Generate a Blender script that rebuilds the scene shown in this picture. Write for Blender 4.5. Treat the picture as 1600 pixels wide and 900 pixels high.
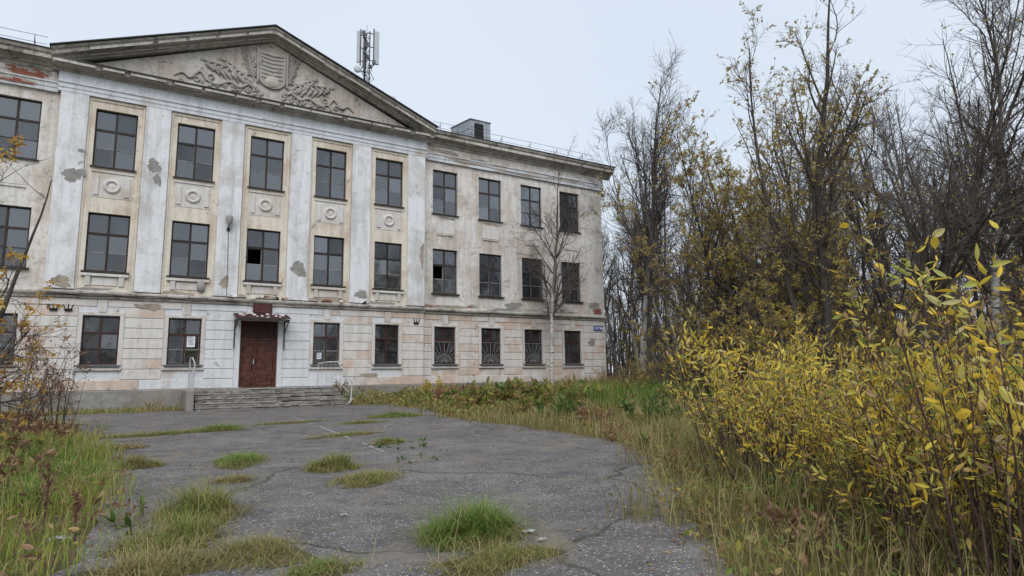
import bpy, bmesh, math, random
import numpy as np
from mathutils import Vector, Matrix

for o in list(bpy.data.objects):
    bpy.data.objects.remove(o)
SC = bpy.context.scene
COL = SC.collection
R = math.radians

# ------------------------------------------------------------------ camera
CAM = (-4.713, -28.519, 1.279)
YAW, PITCH, ROLL = 0.5503, 0.1384, -0.0133
cam = bpy.data.cameras.new('camera')
cam.sensor_width = 36.0
cam.lens = 36.0 * 970.5 / 1600.0
cam.clip_start, cam.clip_end = 0.05, 3000
co = bpy.data.objects.new('camera', cam)
COL.objects.link(co)
sy, cy, sp, cp = math.sin(YAW), math.cos(YAW), math.sin(PITCH), math.cos(PITCH)
F = Vector((sy * cp, cy * cp, sp))
R0, U0 = Vector((cy, -sy, 0)), Vector((-sy * sp, -cy * sp, cp))
RR = R0 * math.cos(ROLL) + U0 * math.sin(ROLL)
UU = -R0 * math.sin(ROLL) + U0 * math.cos(ROLL)
m4 = Matrix((RR, UU, -F)).transposed().to_4x4()
m4.translation = Vector(CAM)
co.matrix_world = m4
SC.camera = co

# ------------------------------------------------------------------ overcast sky and a veiled sun
SUN_ELEV, SUN_AZ = R(48), R(205)          # azimuth clockwise from +y: behind the viewer
W = bpy.data.worlds.new('World')
SC.world = W
W.use_nodes = True
wn, wl = W.node_tree.nodes, W.node_tree.links
wn.clear()
wo = wn.new('ShaderNodeOutputWorld')
bgn = wn.new('ShaderNodeBackground')
sky = wn.new('ShaderNodeTexSky')
sky.sky_type = 'NISHITA'
sky.sun_disc = False
sky.sun_elevation, sky.sun_rotation = SUN_ELEV, SUN_AZ
sky.dust_density, sky.air_density, sky.ozone_density = 4.0, 1.2, 1.0
cloud = wn.new('ShaderNodeTexNoise')       # one even sheet of cloud, faintly mottled all round
cloud.inputs['Scale'].default_value = 2.2
cloud.inputs['Detail'].default_value = 5
tc = wn.new('ShaderNodeTexCoord')
wl.new(tc.outputs['Generated'], cloud.inputs['Vector'])
cr = wn.new('ShaderNodeValToRGB')
cr.color_ramp.elements[0].position, cr.color_ramp.elements[0].color = 0.3, (5.9, 6.65, 7.6, 1)
cr.color_ramp.elements[1].position, cr.color_ramp.elements[1].color = 0.72, (6.5, 7.15, 7.95, 1)
wl.new(cloud.outputs['Fac'], cr.inputs['Fac'])
wm = wn.new('ShaderNodeMix')
wm.data_type = 'RGBA'
wm.inputs[0].default_value = 0.88
wl.new(sky.outputs['Color'], wm.inputs[6])
wl.new(cr.outputs['Color'], wm.inputs[7])
wl.new(wm.outputs[2], bgn.inputs['Color'])
bgn.inputs['Strength'].default_value = 0.091
wl.new(bgn.outputs[0], wo.inputs['Surface'])

sl = bpy.data.lights.new('sun', 'SUN')
sl.energy, sl.angle, sl.color = 1.5, R(50), (1.0, 0.975, 0.94)
so = bpy.data.objects.new('sun', sl)
COL.objects.link(so)
sd = Vector((math.sin(SUN_AZ) * math.cos(SUN_ELEV), math.cos(SUN_AZ) * math.cos(SUN_ELEV), math.sin(SUN_ELEV)))
so.rotation_euler = sd.to_track_quat('Z', 'Y').to_euler()
so.location = (0, -60, 60)

vs = SC.view_settings
vs.view_transform, vs.look = 'Standard', 'None'
vs.exposure, vs.gamma, vs.use_curve_mapping = 0.50, 1.0, False
SC.render.engine = 'CYCLES'
SC.cycles.max_bounces = 6
SC.cycles.transparent_max_bounces = 12
SC.cycles.use_denoising = True

# ------------------------------------------------------------------ helpers
def gp(y):                                   # the yard rises very gently towards the building
    return 0.1 * (y + 26.0) / 24.0

def link(o, parent=None):
    COL.objects.link(o)
    if parent is not None:
        o.parent = parent
    return o

def tag(o, label=None, cat=None, group=None, kind=None):
    for k, v in (('label', label), ('category', cat), ('group', group), ('kind', kind)):
        if v:
            o[k] = v
    return o

def empty(name, loc=(0, 0, 0), parent=None, rz=0.0):
    o = bpy.data.objects.new(name, None)
    o.empty_display_size = 0.2
    o.location = loc
    o.rotation_euler = (0, 0, rz)
    return link(o, parent)

def thing(name, label, cat, loc=(0, 0, 0), rz=0.0, group=None):
    return tag(empty(name, loc, None, rz), label, cat, group)

def np_mesh(name, V, Fq=None, Ft=None, mats=(), smooth=False, mi=None):
    me = bpy.data.meshes.new(name)
    V = np.asarray(V, np.float32)
    nq = 0 if Fq is None else len(Fq)
    nt = 0 if Ft is None else len(Ft)
    loops = []
    if nq: loops.append(np.asarray(Fq, np.int32).ravel())
    if nt: loops.append(np.asarray(Ft, np.int32).ravel())
    L = np.concatenate(loops)
    starts = np.concatenate([np.arange(nq) * 4, nq * 4 + np.arange(nt) * 3]).astype(np.int32)
    me.vertices.add(len(V)); me.vertices.foreach_set('co', V.ravel())
    me.loops.add(len(L)); me.loops.foreach_set('vertex_index', L)
    me.polygons.add(nq + nt); me.polygons.foreach_set('loop_start', starts)
    me.polygons.foreach_set('use_smooth', np.full(nq + nt, smooth, bool))
    for m in mats: me.materials.append(m)
    if mi is not None: me.polygons.foreach_set('material_index', np.asarray(mi, np.int32))
    me.update(calc_edges=True)
    return me

def mobj(name, me, parent=None, loc=None):
    o = bpy.data.objects.new(name, me)
    if loc is not None: o.location = loc
    return link(o, parent)

class MB:
    """collects faces; build() links them as one mesh object"""
    def __init__(s): s.v, s.f = [], []
    def add(s, vs_, fs):
        b = len(s.v); s.v += [tuple(q) for q in vs_]; s.f += [tuple(b + i for i in f) for f in fs]; return s
    def box(s, x0, x1, y0, y1, z0, z1):
        return s.add([(x0,y0,z0),(x1,y0,z0),(x1,y1,z0),(x0,y1,z0),(x0,y0,z1),(x1,y0,z1),(x1,y1,z1),(x0,y1,z1)],
                     [(0,3,2,1),(4,5,6,7),(0,1,5,4),(1,2,6,5),(2,3,7,6),(3,0,4,7)])
    def quad(s, a, b, c, d): return s.add([a, b, c, d], [(0, 1, 2, 3)])
    def hexa(s, pts): return s.add(pts, [(0,3,2,1),(4,5,6,7),(0,1,5,4),(1,2,6,5),(2,3,7,6),(3,0,4,7)])
    def bar(s, a, b, w, h=None, up=(0, 0, 1)):
        a, b = Vector(a), Vector(b); t = (b - a).normalized(); h = h or w
        u = t.cross(Vector(up))
        if u.length < 1e-4: u = t.cross(Vector((1, 0, 0)))
        u.normalize(); n = u.cross(t)
        P = [q + u * (su * w / 2) + n * (sn * h / 2) for q in (a, b) for su, sn in ((-1,-1),(1,-1),(1,1),(-1,1))]
        return s.hexa(P)
    def tube(s, pts, rad, sides=8, cap=True):
        pts = [Vector(q) for q in pts]; n = len(pts)
        if not hasattr(rad, '__len__'): rad = [rad] * n
        b = len(s.v)
        for i, q in enumerate(pts):
            t = (pts[min(i+1, n-1)] - pts[max(i-1, 0)]).normalized()
            u = t.cross(Vector((0, 0, 1)) if abs(t.z) < .9 else Vector((1, 0, 0))).normalized(); w = t.cross(u)
            for k in range(sides):
                a = 2 * math.pi * k / sides
                s.v.append(tuple(q + (u * math.cos(a) + w * math.sin(a)) * rad[i]))
        for i in range(n - 1):
            for k in range(sides):
                k2 = (k + 1) % sides
                s.f.append((b+i*sides+k, b+i*sides+k2, b+(i+1)*sides+k2, b+(i+1)*sides+k))
        if cap:
            s.f.append(tuple(b + k for k in range(sides))[::-1]); s.f.append(tuple(b + (n-1)*sides + k for k in range(sides)))
        return s
    def profile_x(s, prof, xa, xb):
        """extrude a closed (y,z) profile from x=xa to x=xb; xa/xb numbers or per-point lists"""
        n = len(prof); b = len(s.v)
        A = xa if hasattr(xa, '__len__') else [xa] * n
        B = xb if hasattr(xb, '__len__') else [xb] * n
        for k, (y, z) in enumerate(prof): s.v.append((A[k], y, z))
        for k, (y, z) in enumerate(prof): s.v.append((B[k], y, z))
        for k in range(n):
            k2 = (k + 1) % n
            s.f.append((b+k, b+k2, b+n+k2, b+n+k))
        s.f.append(tuple(b+k for k in range(n))[::-1]); s.f.append(tuple(b+n+k for k in range(n)))
        return s
    def lathe_y(s, cx, cz, prof, n=24):
        """revolve (radius, y) profile about the y axis through (cx,cz)"""
        b = len(s.v); m = len(prof)
        for k in range(n):
            a = 2*math.pi*k/n
            for r, y in prof: s.v.append((cx + r*math.cos(a), y, cz + r*math.sin(a)))
        for k in range(n):
            k2 = (k+1) % n
            for j in range(m-1): s.f.append((b+k*m+j, b+k*m+j+1, b+k2*m+j+1, b+k2*m+j))
        return s
    def slab_poly(s, poly, y0, y1):
        """(x,z) polygon as a slab between y0 (front) and y1"""
        n = len(poly); b = len(s.v)
        for x, z in poly: s.v.append((x, y0, z))
        for x, z in poly: s.v.append((x, y1, z))
        s.f.append(tuple(b+k for k in range(n)))
        for k in range(n):
            k2 = (k+1) % n; s.f.append((b+k, b+n+k, b+n+k2, b+k2))
        return s
    def mesh(s, name, mat, smooth=False, bevel=0.0, recalc=True):
        me = bpy.data.meshes.new(name)
        me.from_pydata(s.v, [], s.f)
        if recalc or bevel:
            bm = bmesh.new(); bm.from_mesh(me)
            if bevel:
                bmesh.ops.remove_doubles(bm, verts=bm.verts, dist=1e-5)
                bmesh.ops.bevel(bm, geom=[e for e in bm.edges if e.is_manifold and e.calc_face_angle(0) > .6], offset=bevel, segments=1, affect='EDGES')
            bmesh.ops.recalc_face_normals(bm, faces=bm.faces)
            bm.to_mesh(me); bm.free()
        for q in (mat if isinstance(mat, (list, tuple)) else [mat]): me.materials.append(q)
        if smooth: me.polygons.foreach_set('use_smooth', np.ones(len(me.polygons), bool))
        me.update()
        return me
    def build(s, name, mat, parent=None, smooth=False, bevel=0.0, recalc=True):
        return mobj(name, s.mesh(name, mat, smooth, bevel, recalc), parent)

# ------------------------------------------------------------------ materials
class MT:
    def __init__(s, name, rough=0.85, spec=0.25):
        s.m = bpy.data.materials.new(name); s.m.use_nodes = True
        s.n, s.l = s.m.node_tree.nodes, s.m.node_tree.links
        s.b = s.n['Principled BSDF']; s.out = s.n['Material Output']
        s.b.inputs['Roughness'].default_value = rough
        s.b.inputs['Specular IOR Level'].default_value = spec
        s._pos = None
    def pos(s):
        if s._pos is None: s._pos = s.n.new('ShaderNodeNewGeometry')
        return s._pos.outputs['Position']
    def island(s):
        s.pos(); return s._pos.outputs['Random Per Island']
    def objrand(s): return s.n.new('ShaderNodeObjectInfo').outputs['Random']
    def set(s, inp, v):
        if isinstance(v, bpy.types.NodeSocket): s.l.new(v, inp)
        elif hasattr(v, '__len__') and len(v) == 3 and inp.type == 'RGBA': inp.default_value = (*v, 1)
        else: inp.default_value = v
    def scaled(s, sc, off=(0, 0, 0)):
        q = s.n.new('ShaderNodeMapping'); s.l.new(s.pos(), q.inputs['Vector'])
        q.inputs['Scale'].default_value = sc; q.inputs['Location'].default_value = off
        return q.outputs[0]
    def noise(s, scale, detail=6, rough=0.6, vec=None, dist=0.0):
        q = s.n.new('ShaderNodeTexNoise'); s.l.new(vec or s.pos(), q.inputs['Vector'])
        for k, v in (('Scale', scale), ('Detail', detail), ('Roughness', rough), ('Distortion', dist)): q.inputs[k].default_value = v
        return q.outputs['Fac']
    def voro(s, scale, feature='F1', out='Distance', vec=None, rnd=1.0):
        q = s.n.new('ShaderNodeTexVoronoi'); q.feature = feature; s.l.new(vec or s.pos(), q.inputs['Vector'])
        q.inputs['Scale'].default_value = scale; q.inputs['Randomness'].default_value = rnd
        return q.outputs[out]
    def ramp(s, fac, stops, interp='LINEAR'):
        q = s.n.new('ShaderNodeValToRGB'); s.set(q.inputs[0], fac); e = q.color_ramp.elements
        q.color_ramp.interpolation = interp
        while len(e) < len(stops): e.new(0.5)
        for k, (p, c) in enumerate(stops):
            e[k].position = p; e[k].color = (c, c, c, 1) if not hasattr(c, '__len__') else (*c, 1)
        return q.outputs['Color']
    def mix(s, fac, a, b, blend='MIX'):
        q = s.n.new('ShaderNodeMix'); q.data_type = 'RGBA'; q.blend_type = blend
        s.set(q.inputs[0], fac); s.set(q.inputs[6], a); s.set(q.inputs[7], b)
        return q.outputs[2]
    def math(s, op, a, b=0.0, clamp=False):
        q = s.n.new('ShaderNodeMath'); q.operation = op; q.use_clamp = clamp
        s.set(q.inputs[0], a); s.set(q.inputs[1], b)
        return q.outputs[0]
    def sep(s, axis):
        q = s.n.new('ShaderNodeSeparateXYZ'); s.l.new(s.pos(), q.inputs[0]); return q.outputs[axis]
    def color(s, c): s.set(s.b.inputs['Base Color'], c); return s
    def bump(s, h, strength=0.3, dist=0.02):
        q = s.n.new('ShaderNodeBump'); q.inputs['Strength'].default_value = strength; q.inputs['Distance'].default_value = dist
        s.set(q.inputs['Height'], h); s.l.new(q.outputs[0], s.b.inputs['Normal']); return s

def plaster(name, paint, under, cement, loss=0.5, bare=0.66, streak=0.35, var=None, seed=0.0):
    """limewash over an older coat over cement render, worn through in patches"""
    t = MT(name, 0.92, 0.15)
    v = t.scaled((1, 1, 1), (seed, seed * .7, seed * .3))
    n1 = t.noise(0.75, 9, 0.66, v, 0.4)
    if var: n1 = t.math('ADD', n1, t.math('MULTIPLY', t.math('SUBTRACT', t.objrand(), 0.5), var))
    m1 = t.ramp(n1, [(loss - .05, 0.0), (loss + .06, 1.0)])
    n2 = t.noise(2.3, 10, 0.7, v, 0.6)
    m2 = t.ramp(t.math('ADD', t.math('MULTIPLY', n2, .75), t.math('MULTIPLY', n1, .25)), [(bare, 0.0), (bare + .007, 1.0)])
    c = t.mix(m1, paint, under)
    fine = t.noise(9.0, 8, 0.7, v)
    c = t.mix(t.ramp(fine, [(.35, .16), (.6, 0.0)]), c, (0.22, 0.20, 0.18))
    c = t.mix(m2, c, cement)
    st = t.noise(1.0, 8, 0.68, t.scaled((4.2, 4.2, 0.34), (seed, 3, 1)))
    c = t.mix(t.ramp(st, [(.46, 0.0), (.74, streak)]), c, (0.15, 0.135, 0.12))
    fl = t.ramp(t.math('ADD', t.math('MULTIPLY', t.noise(7.0, 9, 0.72, v, .5), .7), t.math('MULTIPLY', n2, .3)), [(bare - .045, 0.0), (bare - .03, 1.0)])
    c = t.mix(t.math('MULTIPLY', fl, .8), c, tuple((a_ + b_) / 2 for a_, b_ in zip(under, cement)))
    blot = t.noise(3.6, 6, 0.75, t.scaled((1, 1, .8), (7 + seed, 1, 4)), .8)
    c = t.mix(t.ramp(blot, [(.60, 0.0), (.70, streak * .75)]), c, (0.20, 0.19, 0.185))
    t.color(c)
    h = t.math('SUBTRACT', t.math('MULTIPLY', fine, .25), t.math('MULTIPLY', m2, .8))
    t.bump(h, 0.8, 0.018)
    return t.m

def flat(name, c, rough=0.7, spec=0.3, var=0.25, scale=6.0, metal=0.0, dark=None):
    t = MT(name, rough, spec)
    n = t.noise(scale, 7, 0.65)
    d = dark or tuple(q * (1 - var * 1.6) for q in c)
    l = tuple(min(1, q * (1 + var * .6)) for q in c)
    t.color(t.ramp(n, [(.3, d), (.52, c), (.75, l)]))
    t.b.inputs['Metallic'].default_value = metal
    t.bump(n, 0.15, 0.01)
    return t.m

M = {}
CEM = (0.25, 0.235, 0.215)
M['pil'] = plaster('limewash_bluish', (0.73, 0.745, 0.78), (0.58, 0.575, 0.57), (0.34, 0.33, 0.32), .53, .63, .42)
M['cream'] = plaster('limewash_cream', (0.70, 0.64, 0.55), (0.60, 0.50, 0.40), (0.36, 0.34, 0.31), .54, .625, .45, seed=11)
M['wing'] = plaster('limewash_greyed', (0.70, 0.68, 0.655), (0.58, 0.51, 0.45), (0.42, 0.41, 0.40), .51, .58, .50, seed=23)
M['gf'] = plaster('limewash_ground', (0.66, 0.635, 0.61), (0.59, 0.47, 0.395), (0.37, 0.34, 0.31), .53, .61, .34, var=.22, seed=5)
M['gfw'] = plaster('limewash_ground_white', (0.66, 0.68, 0.71), (0.57, 0.51, 0.46), (0.38, 0.35, 0.32), .62, .625, .26, var=.08, seed=31)
M['entab'] = plaster('limewash_frieze', (0.65, 0.68, 0.73), (0.52, 0.48, 0.44), CEM, .58, .62, .40, seed=41)
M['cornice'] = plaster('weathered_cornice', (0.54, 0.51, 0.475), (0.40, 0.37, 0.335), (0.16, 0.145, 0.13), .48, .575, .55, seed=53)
M['tymp'] = plaster('weathered_tympanum', (0.56, 0.53, 0.49), (0.47, 0.41, 0.36), (0.22, 0.20, 0.185), .50, .585, .55, seed=61)
M['relief'] = plaster('weathered_relief', (0.42, 0.40, 0.37), (0.35, 0.33, 0.30), (0.18, 0.17, 0.155), .50, .60, .5, seed=67)
M['plinth'] = plaster('cement_plinth', (0.26, 0.243, 0.225), (0.20, 0.185, 0.17), (0.40, 0.37, 0.335), .5, .60, .6, seed=71)
M['panelw'] = plaster('limewash_panel', (0.64, 0.62, 0.60), (0.56, 0.50, 0.44), (0.40, 0.37, 0.34), .54, .66, .32, seed=83)
M['cement'] = flat('bare_cement', (0.27, 0.265, 0.25), .95, .1, .2, 5)
M['brown_patch'] = flat('bare_brown_render', (0.34, 0.29, 0.24), .95, .1, .3, 6)
M['brick'] = flat('bare_red_brick', (0.30, 0.105, 0.07), .95, .1, .35, 14)
M['mortar'] = flat('old_mortar', (0.36, 0.33, 0.30), .95, .1, .3, 10)
M['frame'] = flat('brown_window_paint', (0.020, 0.013, 0.012), .55, .35, .4, 9)
M['frame_worn'] = flat('worn_window_paint', (0.055, 0.045, 0.041), .75, .2, .45, 11)
M['frame_red'] = flat('red_brown_window_paint', (0.052, 0.018, 0.015), .55, .35, .4, 9)
M['inner'] = flat('grey_white_inner_frame', (0.58, 0.58, 0.58), .7, .2, .3, 9)
M['sill'] = flat('tin_sill', (0.12, 0.125, 0.14), .55, .4, .3, 8)
M['sill_dark'] = flat('dark_tin_sill', (0.045, 0.042, 0.042), .6, .3, .4, 8)
M['roofedge'] = flat('dark_roof_tin', (0.03, 0.03, 0.033), .6, .3, .4, 5)
M['slate'] = flat('asbestos_sheet', (0.16, 0.16, 0.165), .9, .15, .4, 3)
M['door'] = flat('varnished_brown_door', (0.095, 0.030, 0.018), .5, .4, .55, 5)
M['maroon'] = flat('maroon_tin', (0.055, 0.014, 0.018), .6, .35, .4, 8)
M['black'] = flat('black_iron', (0.015, 0.015, 0.016), .6, .3, .3, 10)
M['grille'] = flat('grey_grille_paint', (0.34, 0.34, 0.34), .7, .2, .3, 9)
M['tread'] = plaster('worn_lit_tread', (0.38, 0.365, 0.34), (0.30, 0.285, 0.26), (0.10, 0.09, 0.08), .50, .57, .5, seed=97)  # worn, and paler than the risers to paint in light over shade
M['whitepaint'] = flat('white_pipe_paint', (0.46, 0.46, 0.46), .6, .3, .3, 9)
M['rust'] = flat('rusty_sheet', (0.20, 0.095, 0.055), .9, .15, .45, 7)
M['galv'] = flat('galvanised_tin', (0.36, 0.39, 0.43), .5, .4, .18, 3)
M['room'] = flat('room_plaster', (0.30, 0.29, 0.27), .9, .1, .15, 2)
M['scrap'] = flat('dirty_scrap', (0.42, 0.42, 0.43), .9, .1, .3, 20)
M['paper'] = flat('white_paper', (0.72, 0.73, 0.76), .8, .2, .08, 5)
M['antenna'] = flat('pale_antenna_shell', (0.46, 0.49, 0.52), .5, .3, .06, 4)
M['mast'] = flat('mast_steel', (0.09, 0.09, 0.10), .6, .3, .3, 6)
t = MT('crumbled_concrete', .95, .1); nl = t.noise(1.0, 9, .7, t.scaled((2.2, 2.2, 2.6)), .5); nf = t.noise(16, 7, .7)
c = t.ramp(nl, [(.28, (.09,.08,.07)), (.42, (.20,.187,.168)), (.58, (.29,.275,.255)), (.74, (.42,.40,.38))]); c = t.mix(t.ramp(nf, [(.36, .6), (.5, 0.0)]), c, (.07,.062,.053)); t.color(c); t.bump(nl, .5, .03); M['concrete'] = t.m
M['wood'] = flat('grey_board', (0.34, 0.31, 0.28), .85, .15, .3, 12)
M['lace'] = flat('net_curtain', (0.42, 0.43, 0.45), .9, .1, .12, 12)
M['blue'] = flat('blue_enamel', (0.05, 0.07, 0.34), .5, .4, .15, 6)
M['lampgrey'] = flat('lamp_enamel', (0.30, 0.30, 0.30), .5, .4, .2, 8)

M['facing'] = plaster('cornice_facing', (0.60, 0.58, 0.55), (0.46, 0.43, 0.39), (0.24, 0.22, 0.20), .52, .60, .5, seed=91)  # paler than the cornice: lit moulding edges put into the colour
def glass_mat():
    t = MT('window_glass')
    tr = t.n.new('ShaderNodeBsdfTransparent'); tr.inputs[0].default_value = (.62, .64, .66, 1)
    gl = t.n.new('ShaderNodeBsdfGlossy'); gl.inputs['Roughness'].default_value = .04; gl.inputs['Color'].default_value = (.95, .97, 1, 1)
    fr = t.n.new('ShaderNodeFresnel'); fr.inputs['IOR'].default_value = 1.62
    rnd = t.objrand()
    bp = t.n.new('ShaderNodeBump'); bp.inputs['Strength'].default_value = .25; bp.inputs['Distance'].default_value = .02; t.l.new(t.noise(1.6, 2, .5), bp.inputs['Height']); t.l.new(bp.outputs[0], gl.inputs['Normal'])
    f = t.math('MULTIPLY', fr.outputs[0], t.math('ADD', 1.0, t.math('MULTIPLY', rnd, 2.0)), True)
    mx = t.n.new('ShaderNodeMixShader'); t.l.new(f, mx.inputs[0]); t.l.new(tr.outputs[0], mx.inputs[1]); t.l.new(gl.outputs[0], mx.inputs[2])
    # dust film on the pane
    df = t.n.new('ShaderNodeBsdfDiffuse'); df.inputs[0].default_value = (.30, .31, .33, 1)
    m2 = t.n.new('ShaderNodeMixShader'); t.l.new(t.ramp(t.noise(2.5, 5, .6), [(.35, .03), (.7, .12)]), m2.inputs[0])
    t.l.new(mx.outputs[0], m2.inputs[1]); t.l.new(df.outputs[0], m2.inputs[2])
    t.l.new(m2.outputs[0], t.out.inputs['Surface'])
    return t.m
M['glass'] = glass_mat()
# ------------------------------------------------------------------ the school building
PW = 0.27                                    # the wings stand this far behind the middle block
XR, XE = 7.62, 19.45
CC = [(k - 3) * 2.867 for k in range(1, 6)]
CR = [8.915 + 2.704 * j for j in range(4)]
COLS = [(-c, 'L') for c in CR[::-1]] + [(c, 'C') for c in CC] + [(c, 'R') for c in CR]
WIN = {1: (1.85, 1.20, 1.87), 2: (5.45, 1.40, 2.30), 3: (9.617, 1.43, 2.35)}
rng = random.Random(7)
BLD = thing('school_building', 'three-storey white school building with pediment and peeling plaster facade', 'building')

def wall_holes(mb, x0, x1, z0, z1, y, holes, depth):
    xs = sorted({x0, x1, *[h[0] for h in holes], *[h[1] for h in holes]})
    zs = sorted({z0, z1, *[h[2] for h in holes], *[h[3] for h in holes]})
    for i in range(len(xs) - 1):
        for j in range(len(zs) - 1):
            mx, mz = (xs[i] + xs[i+1]) / 2, (zs[j] + zs[j+1]) / 2
            if any(h[0] < mx < h[1] and h[2] < mz < h[3] for h in holes): continue
            mb.quad((xs[i], y, zs[j]), (xs[i+1], y, zs[j]), (xs[i+1], y, zs[j+1]), (xs[i], y, zs[j+1]))
    for a, b, c, d in holes:
        y2 = y + depth
        mb.quad((a,y,c),(a,y,d),(a,y2,d),(a,y2,c)); mb.quad((b,y,d),(b,y,c),(b,y2,c),(b,y2,d))
        mb.quad((a,y,d),(b,y,d),(b,y2,d),(a,y2,d)); mb.quad((b,y,c),(a,y,c),(a,y2,c),(b,y2,c))

def holes_for(cols, floors, door=False):
    H = []
    for c in cols:
        for f in floors:
            if f == 1 and abs(c) < .1:
                H.append((-.77, .75, .87, 3.72)); continue
            z, w, h = WIN[f]; H.append((c - w/2, c + w/2, z, z + h))
    return H

ZB, ZS = 0.87, 4.40
gw = MB(); wall_holes(gw, -XR, XR, ZB, ZS, .03, holes_for(CC, [1]), .40)
gw.quad((XR,.03,ZB),(XR,.40,ZB),(XR,.40,ZS),(XR,.03,ZS)); gw.quad((-XR,.40,ZB),(-XR,.03,ZB),(-XR,.03,ZS),(-XR,.40,ZS))
GFW = gw.build('ground_floor_wall', M['gfw'], BLD, recalc=False)
uw = MB(); wall_holes(uw, -XR, XR, ZS, 12.42, 0, holes_for(CC, [2, 3]), .42)
uw.quad((XR,0,ZS),(XR,.4,ZS),(XR,.4,12.42),(XR,0,12.42)); uw.quad((-XR,.4,ZS),(-XR,0,ZS),(-XR,0,12.42),(-XR,.4,12.42))
UPW = uw.build('upper_wall', M['cream'], BLD, recalc=False)
wings = {}
for s, cols in ((-1, [-c for c in CR]), (1, CR)):
    a, b = sorted((s * XR, s * XE))
    q = MB(); wall_holes(q, a, b, ZB, ZS, PW + .03, holes_for(cols, [1]), .40)
    wings[s, 1] = q.build('ground_floor_wall', M['gf'], BLD, recalc=False)
    q = MB(); wall_holes(q, a, b, ZS, 12.42, PW, holes_for(cols, [2, 3]), .42)
    e = s * XE
    q.quad((e, PW, ZB), (e, 14, ZB), (e, 14, 13.6), (e, PW, 13.6))
    wings[s, 2] = q.build('upper_wall', M['wing'], BLD, recalc=False)
q = MB(); q.quad((-XE,14,0),(XE,14,0),(XE,14,13.6),(-XE,14,13.6)); q.build('rear_wall', M['wing'], BLD)
q = MB()
for x0, x1, y0 in ((-XR-.02, XR+.02, -.06), (-XE-.05, -XR-.02, PW-.06), (XR+.02, XE+.05, PW-.06)):
    q.box(x0, x1, y0, y0 + .5, -.4, ZB - .03)
    q.hexa([(x0,y0,ZB-.03),(x1,y0,ZB-.03),(x1,y0+.5,ZB-.03),(x0,y0+.5,ZB-.03),(x0,y0+.05,ZB),(x1,y0+.05,ZB),(x1,y0+.5,ZB),(x0,y0+.5,ZB)])
q.box(XE-.3, XE+.05, PW+.44, 14, -.4, ZB); q.box(-XE-.05, -XE+.3, PW+.44, 14, -.4, ZB)
q.build('plinth', M['plinth'], BLD)
# rooms behind the panes: floors, back wall, partitions
q = MB()
for z in (.80, 4.45, 8.60, 12.75): q.box(-XE+.1, XE-.1, .72, 6.4, z, z + .12)
q.quad((-XE+.1, 6.4, .8), (XE-.1, 6.4, .8), (XE-.1, 6.4, 12.8), (-XE+.1, 6.4, 12.8))
for x in [-XE+.1, -15.67, -10.27, -7.2, -1.6, 1.6, 7.2, 10.27, 15.67, XE-.1]:
    q.box(x-.06, x+.06, .74, 6.38, .93, 4.44); q.box(x-.06, x+.06, .74, 6.38, 4.58, 8.59); q.box(x-.06, x+.06, .74, 6.38, 8.73, 12.74)
q.build('interior', M['room'], BLD)

# rusticated courses of the ground storey, each block its own piece
ctop = [ZB + .40 * k for k in range(9)] + [ZS - .04]
def blocks(cols, x0, x1, yf, parent, white):
    surr = .15
    for k in range(len(ctop) - 1):
        za, zb = ctop[k] + .012, ctop[k+1] - .012
        cuts = []
        for c in cols:
            if abs(c) < .1: cuts.append((-.98, .96) if za < 3.85 else (-.55, .60))
            elif zb > 1.62 and za < 3.84: cuts.append((c - .6 - surr, c + .6 + surr))
            elif za > 3.9: cuts.append((c - .17, c + .17) if k == 8 else None)
            else: cuts.append((c - .001, c + .001) if k % 2 else None)
        cuts = sorted(c for c in cuts if c)
        edges = [x0] + [e for c in cuts for e in c] + [x1]
        for i in range(0, len(edges), 2):
            a, b = edges[i], edges[i+1]
            if b - a < .12: continue
            segs = [(a, b)]
            if b - a > 2.2:
                m = (a + b) / 2 + rng.uniform(-.2, .2); segs = [(a, m - .006), (m + .006, b)]
            for a2, b2 in segs:
                xm = (a2 + b2) / 2
                mt = M['gfw'] if (white and -3.0 < xm < 3.4) else M['gf']
                d = rng.uniform(-.006, .006)
                q = MB().box(a2 + .006, b2 - .006, yf + d, yf + .029, za, zb)
                q.build('plaster_block', mt, parent, bevel=.012)
blocks(CC, -XR, XR, 0, GFW, True)
blocks(CR, XR + .02, XE, PW, wings[1, 1], False)
blocks([-c for c in CR[::-1]], -XE, -XR - .02, PW, wings[-1, 1], False)

# string course over the ground storey
def string_profile(y0):
    return [(y0+.02,4.36),(y0-.05,4.38),(y0-.07,4.46),(y0-.12,4.50),(y0-.15,4.56),(y0-.15,4.62),(y0-.03,4.68),(y0+.02,4.68)]
for x0, x1, y0 in ((-XR-.04, XR+.04, 0), (-XE-.04, -XR-.05, PW), (XR+.05, XE+.04, PW)):
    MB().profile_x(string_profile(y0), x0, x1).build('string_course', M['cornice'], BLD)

# pilasters
for c in (-7.15, -4.30, -1.45, 1.45, 4.30, 7.15):
    w = .46
    q = MB().box(c - w, c + w, -.11, .0, 4.70, 12.40)
    q.build('pilaster', M['pil'], BLD, bevel=.012)
# cream edging that frames each recess
for c in CC:
    q = MB(); x0, x1 = c - .955, c + .955
    q.box(x0, x0+.075, -.035, 0, 4.70, 12.38); q.box(x1-.075, x1, -.035, 0, 4.70, 12.38); q.box(x0+.076, x1-.076, -.034, 0, 12.26, 12.38)
    q.build('recess_frame', M['cream'], BLD, bevel=.006)

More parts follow.
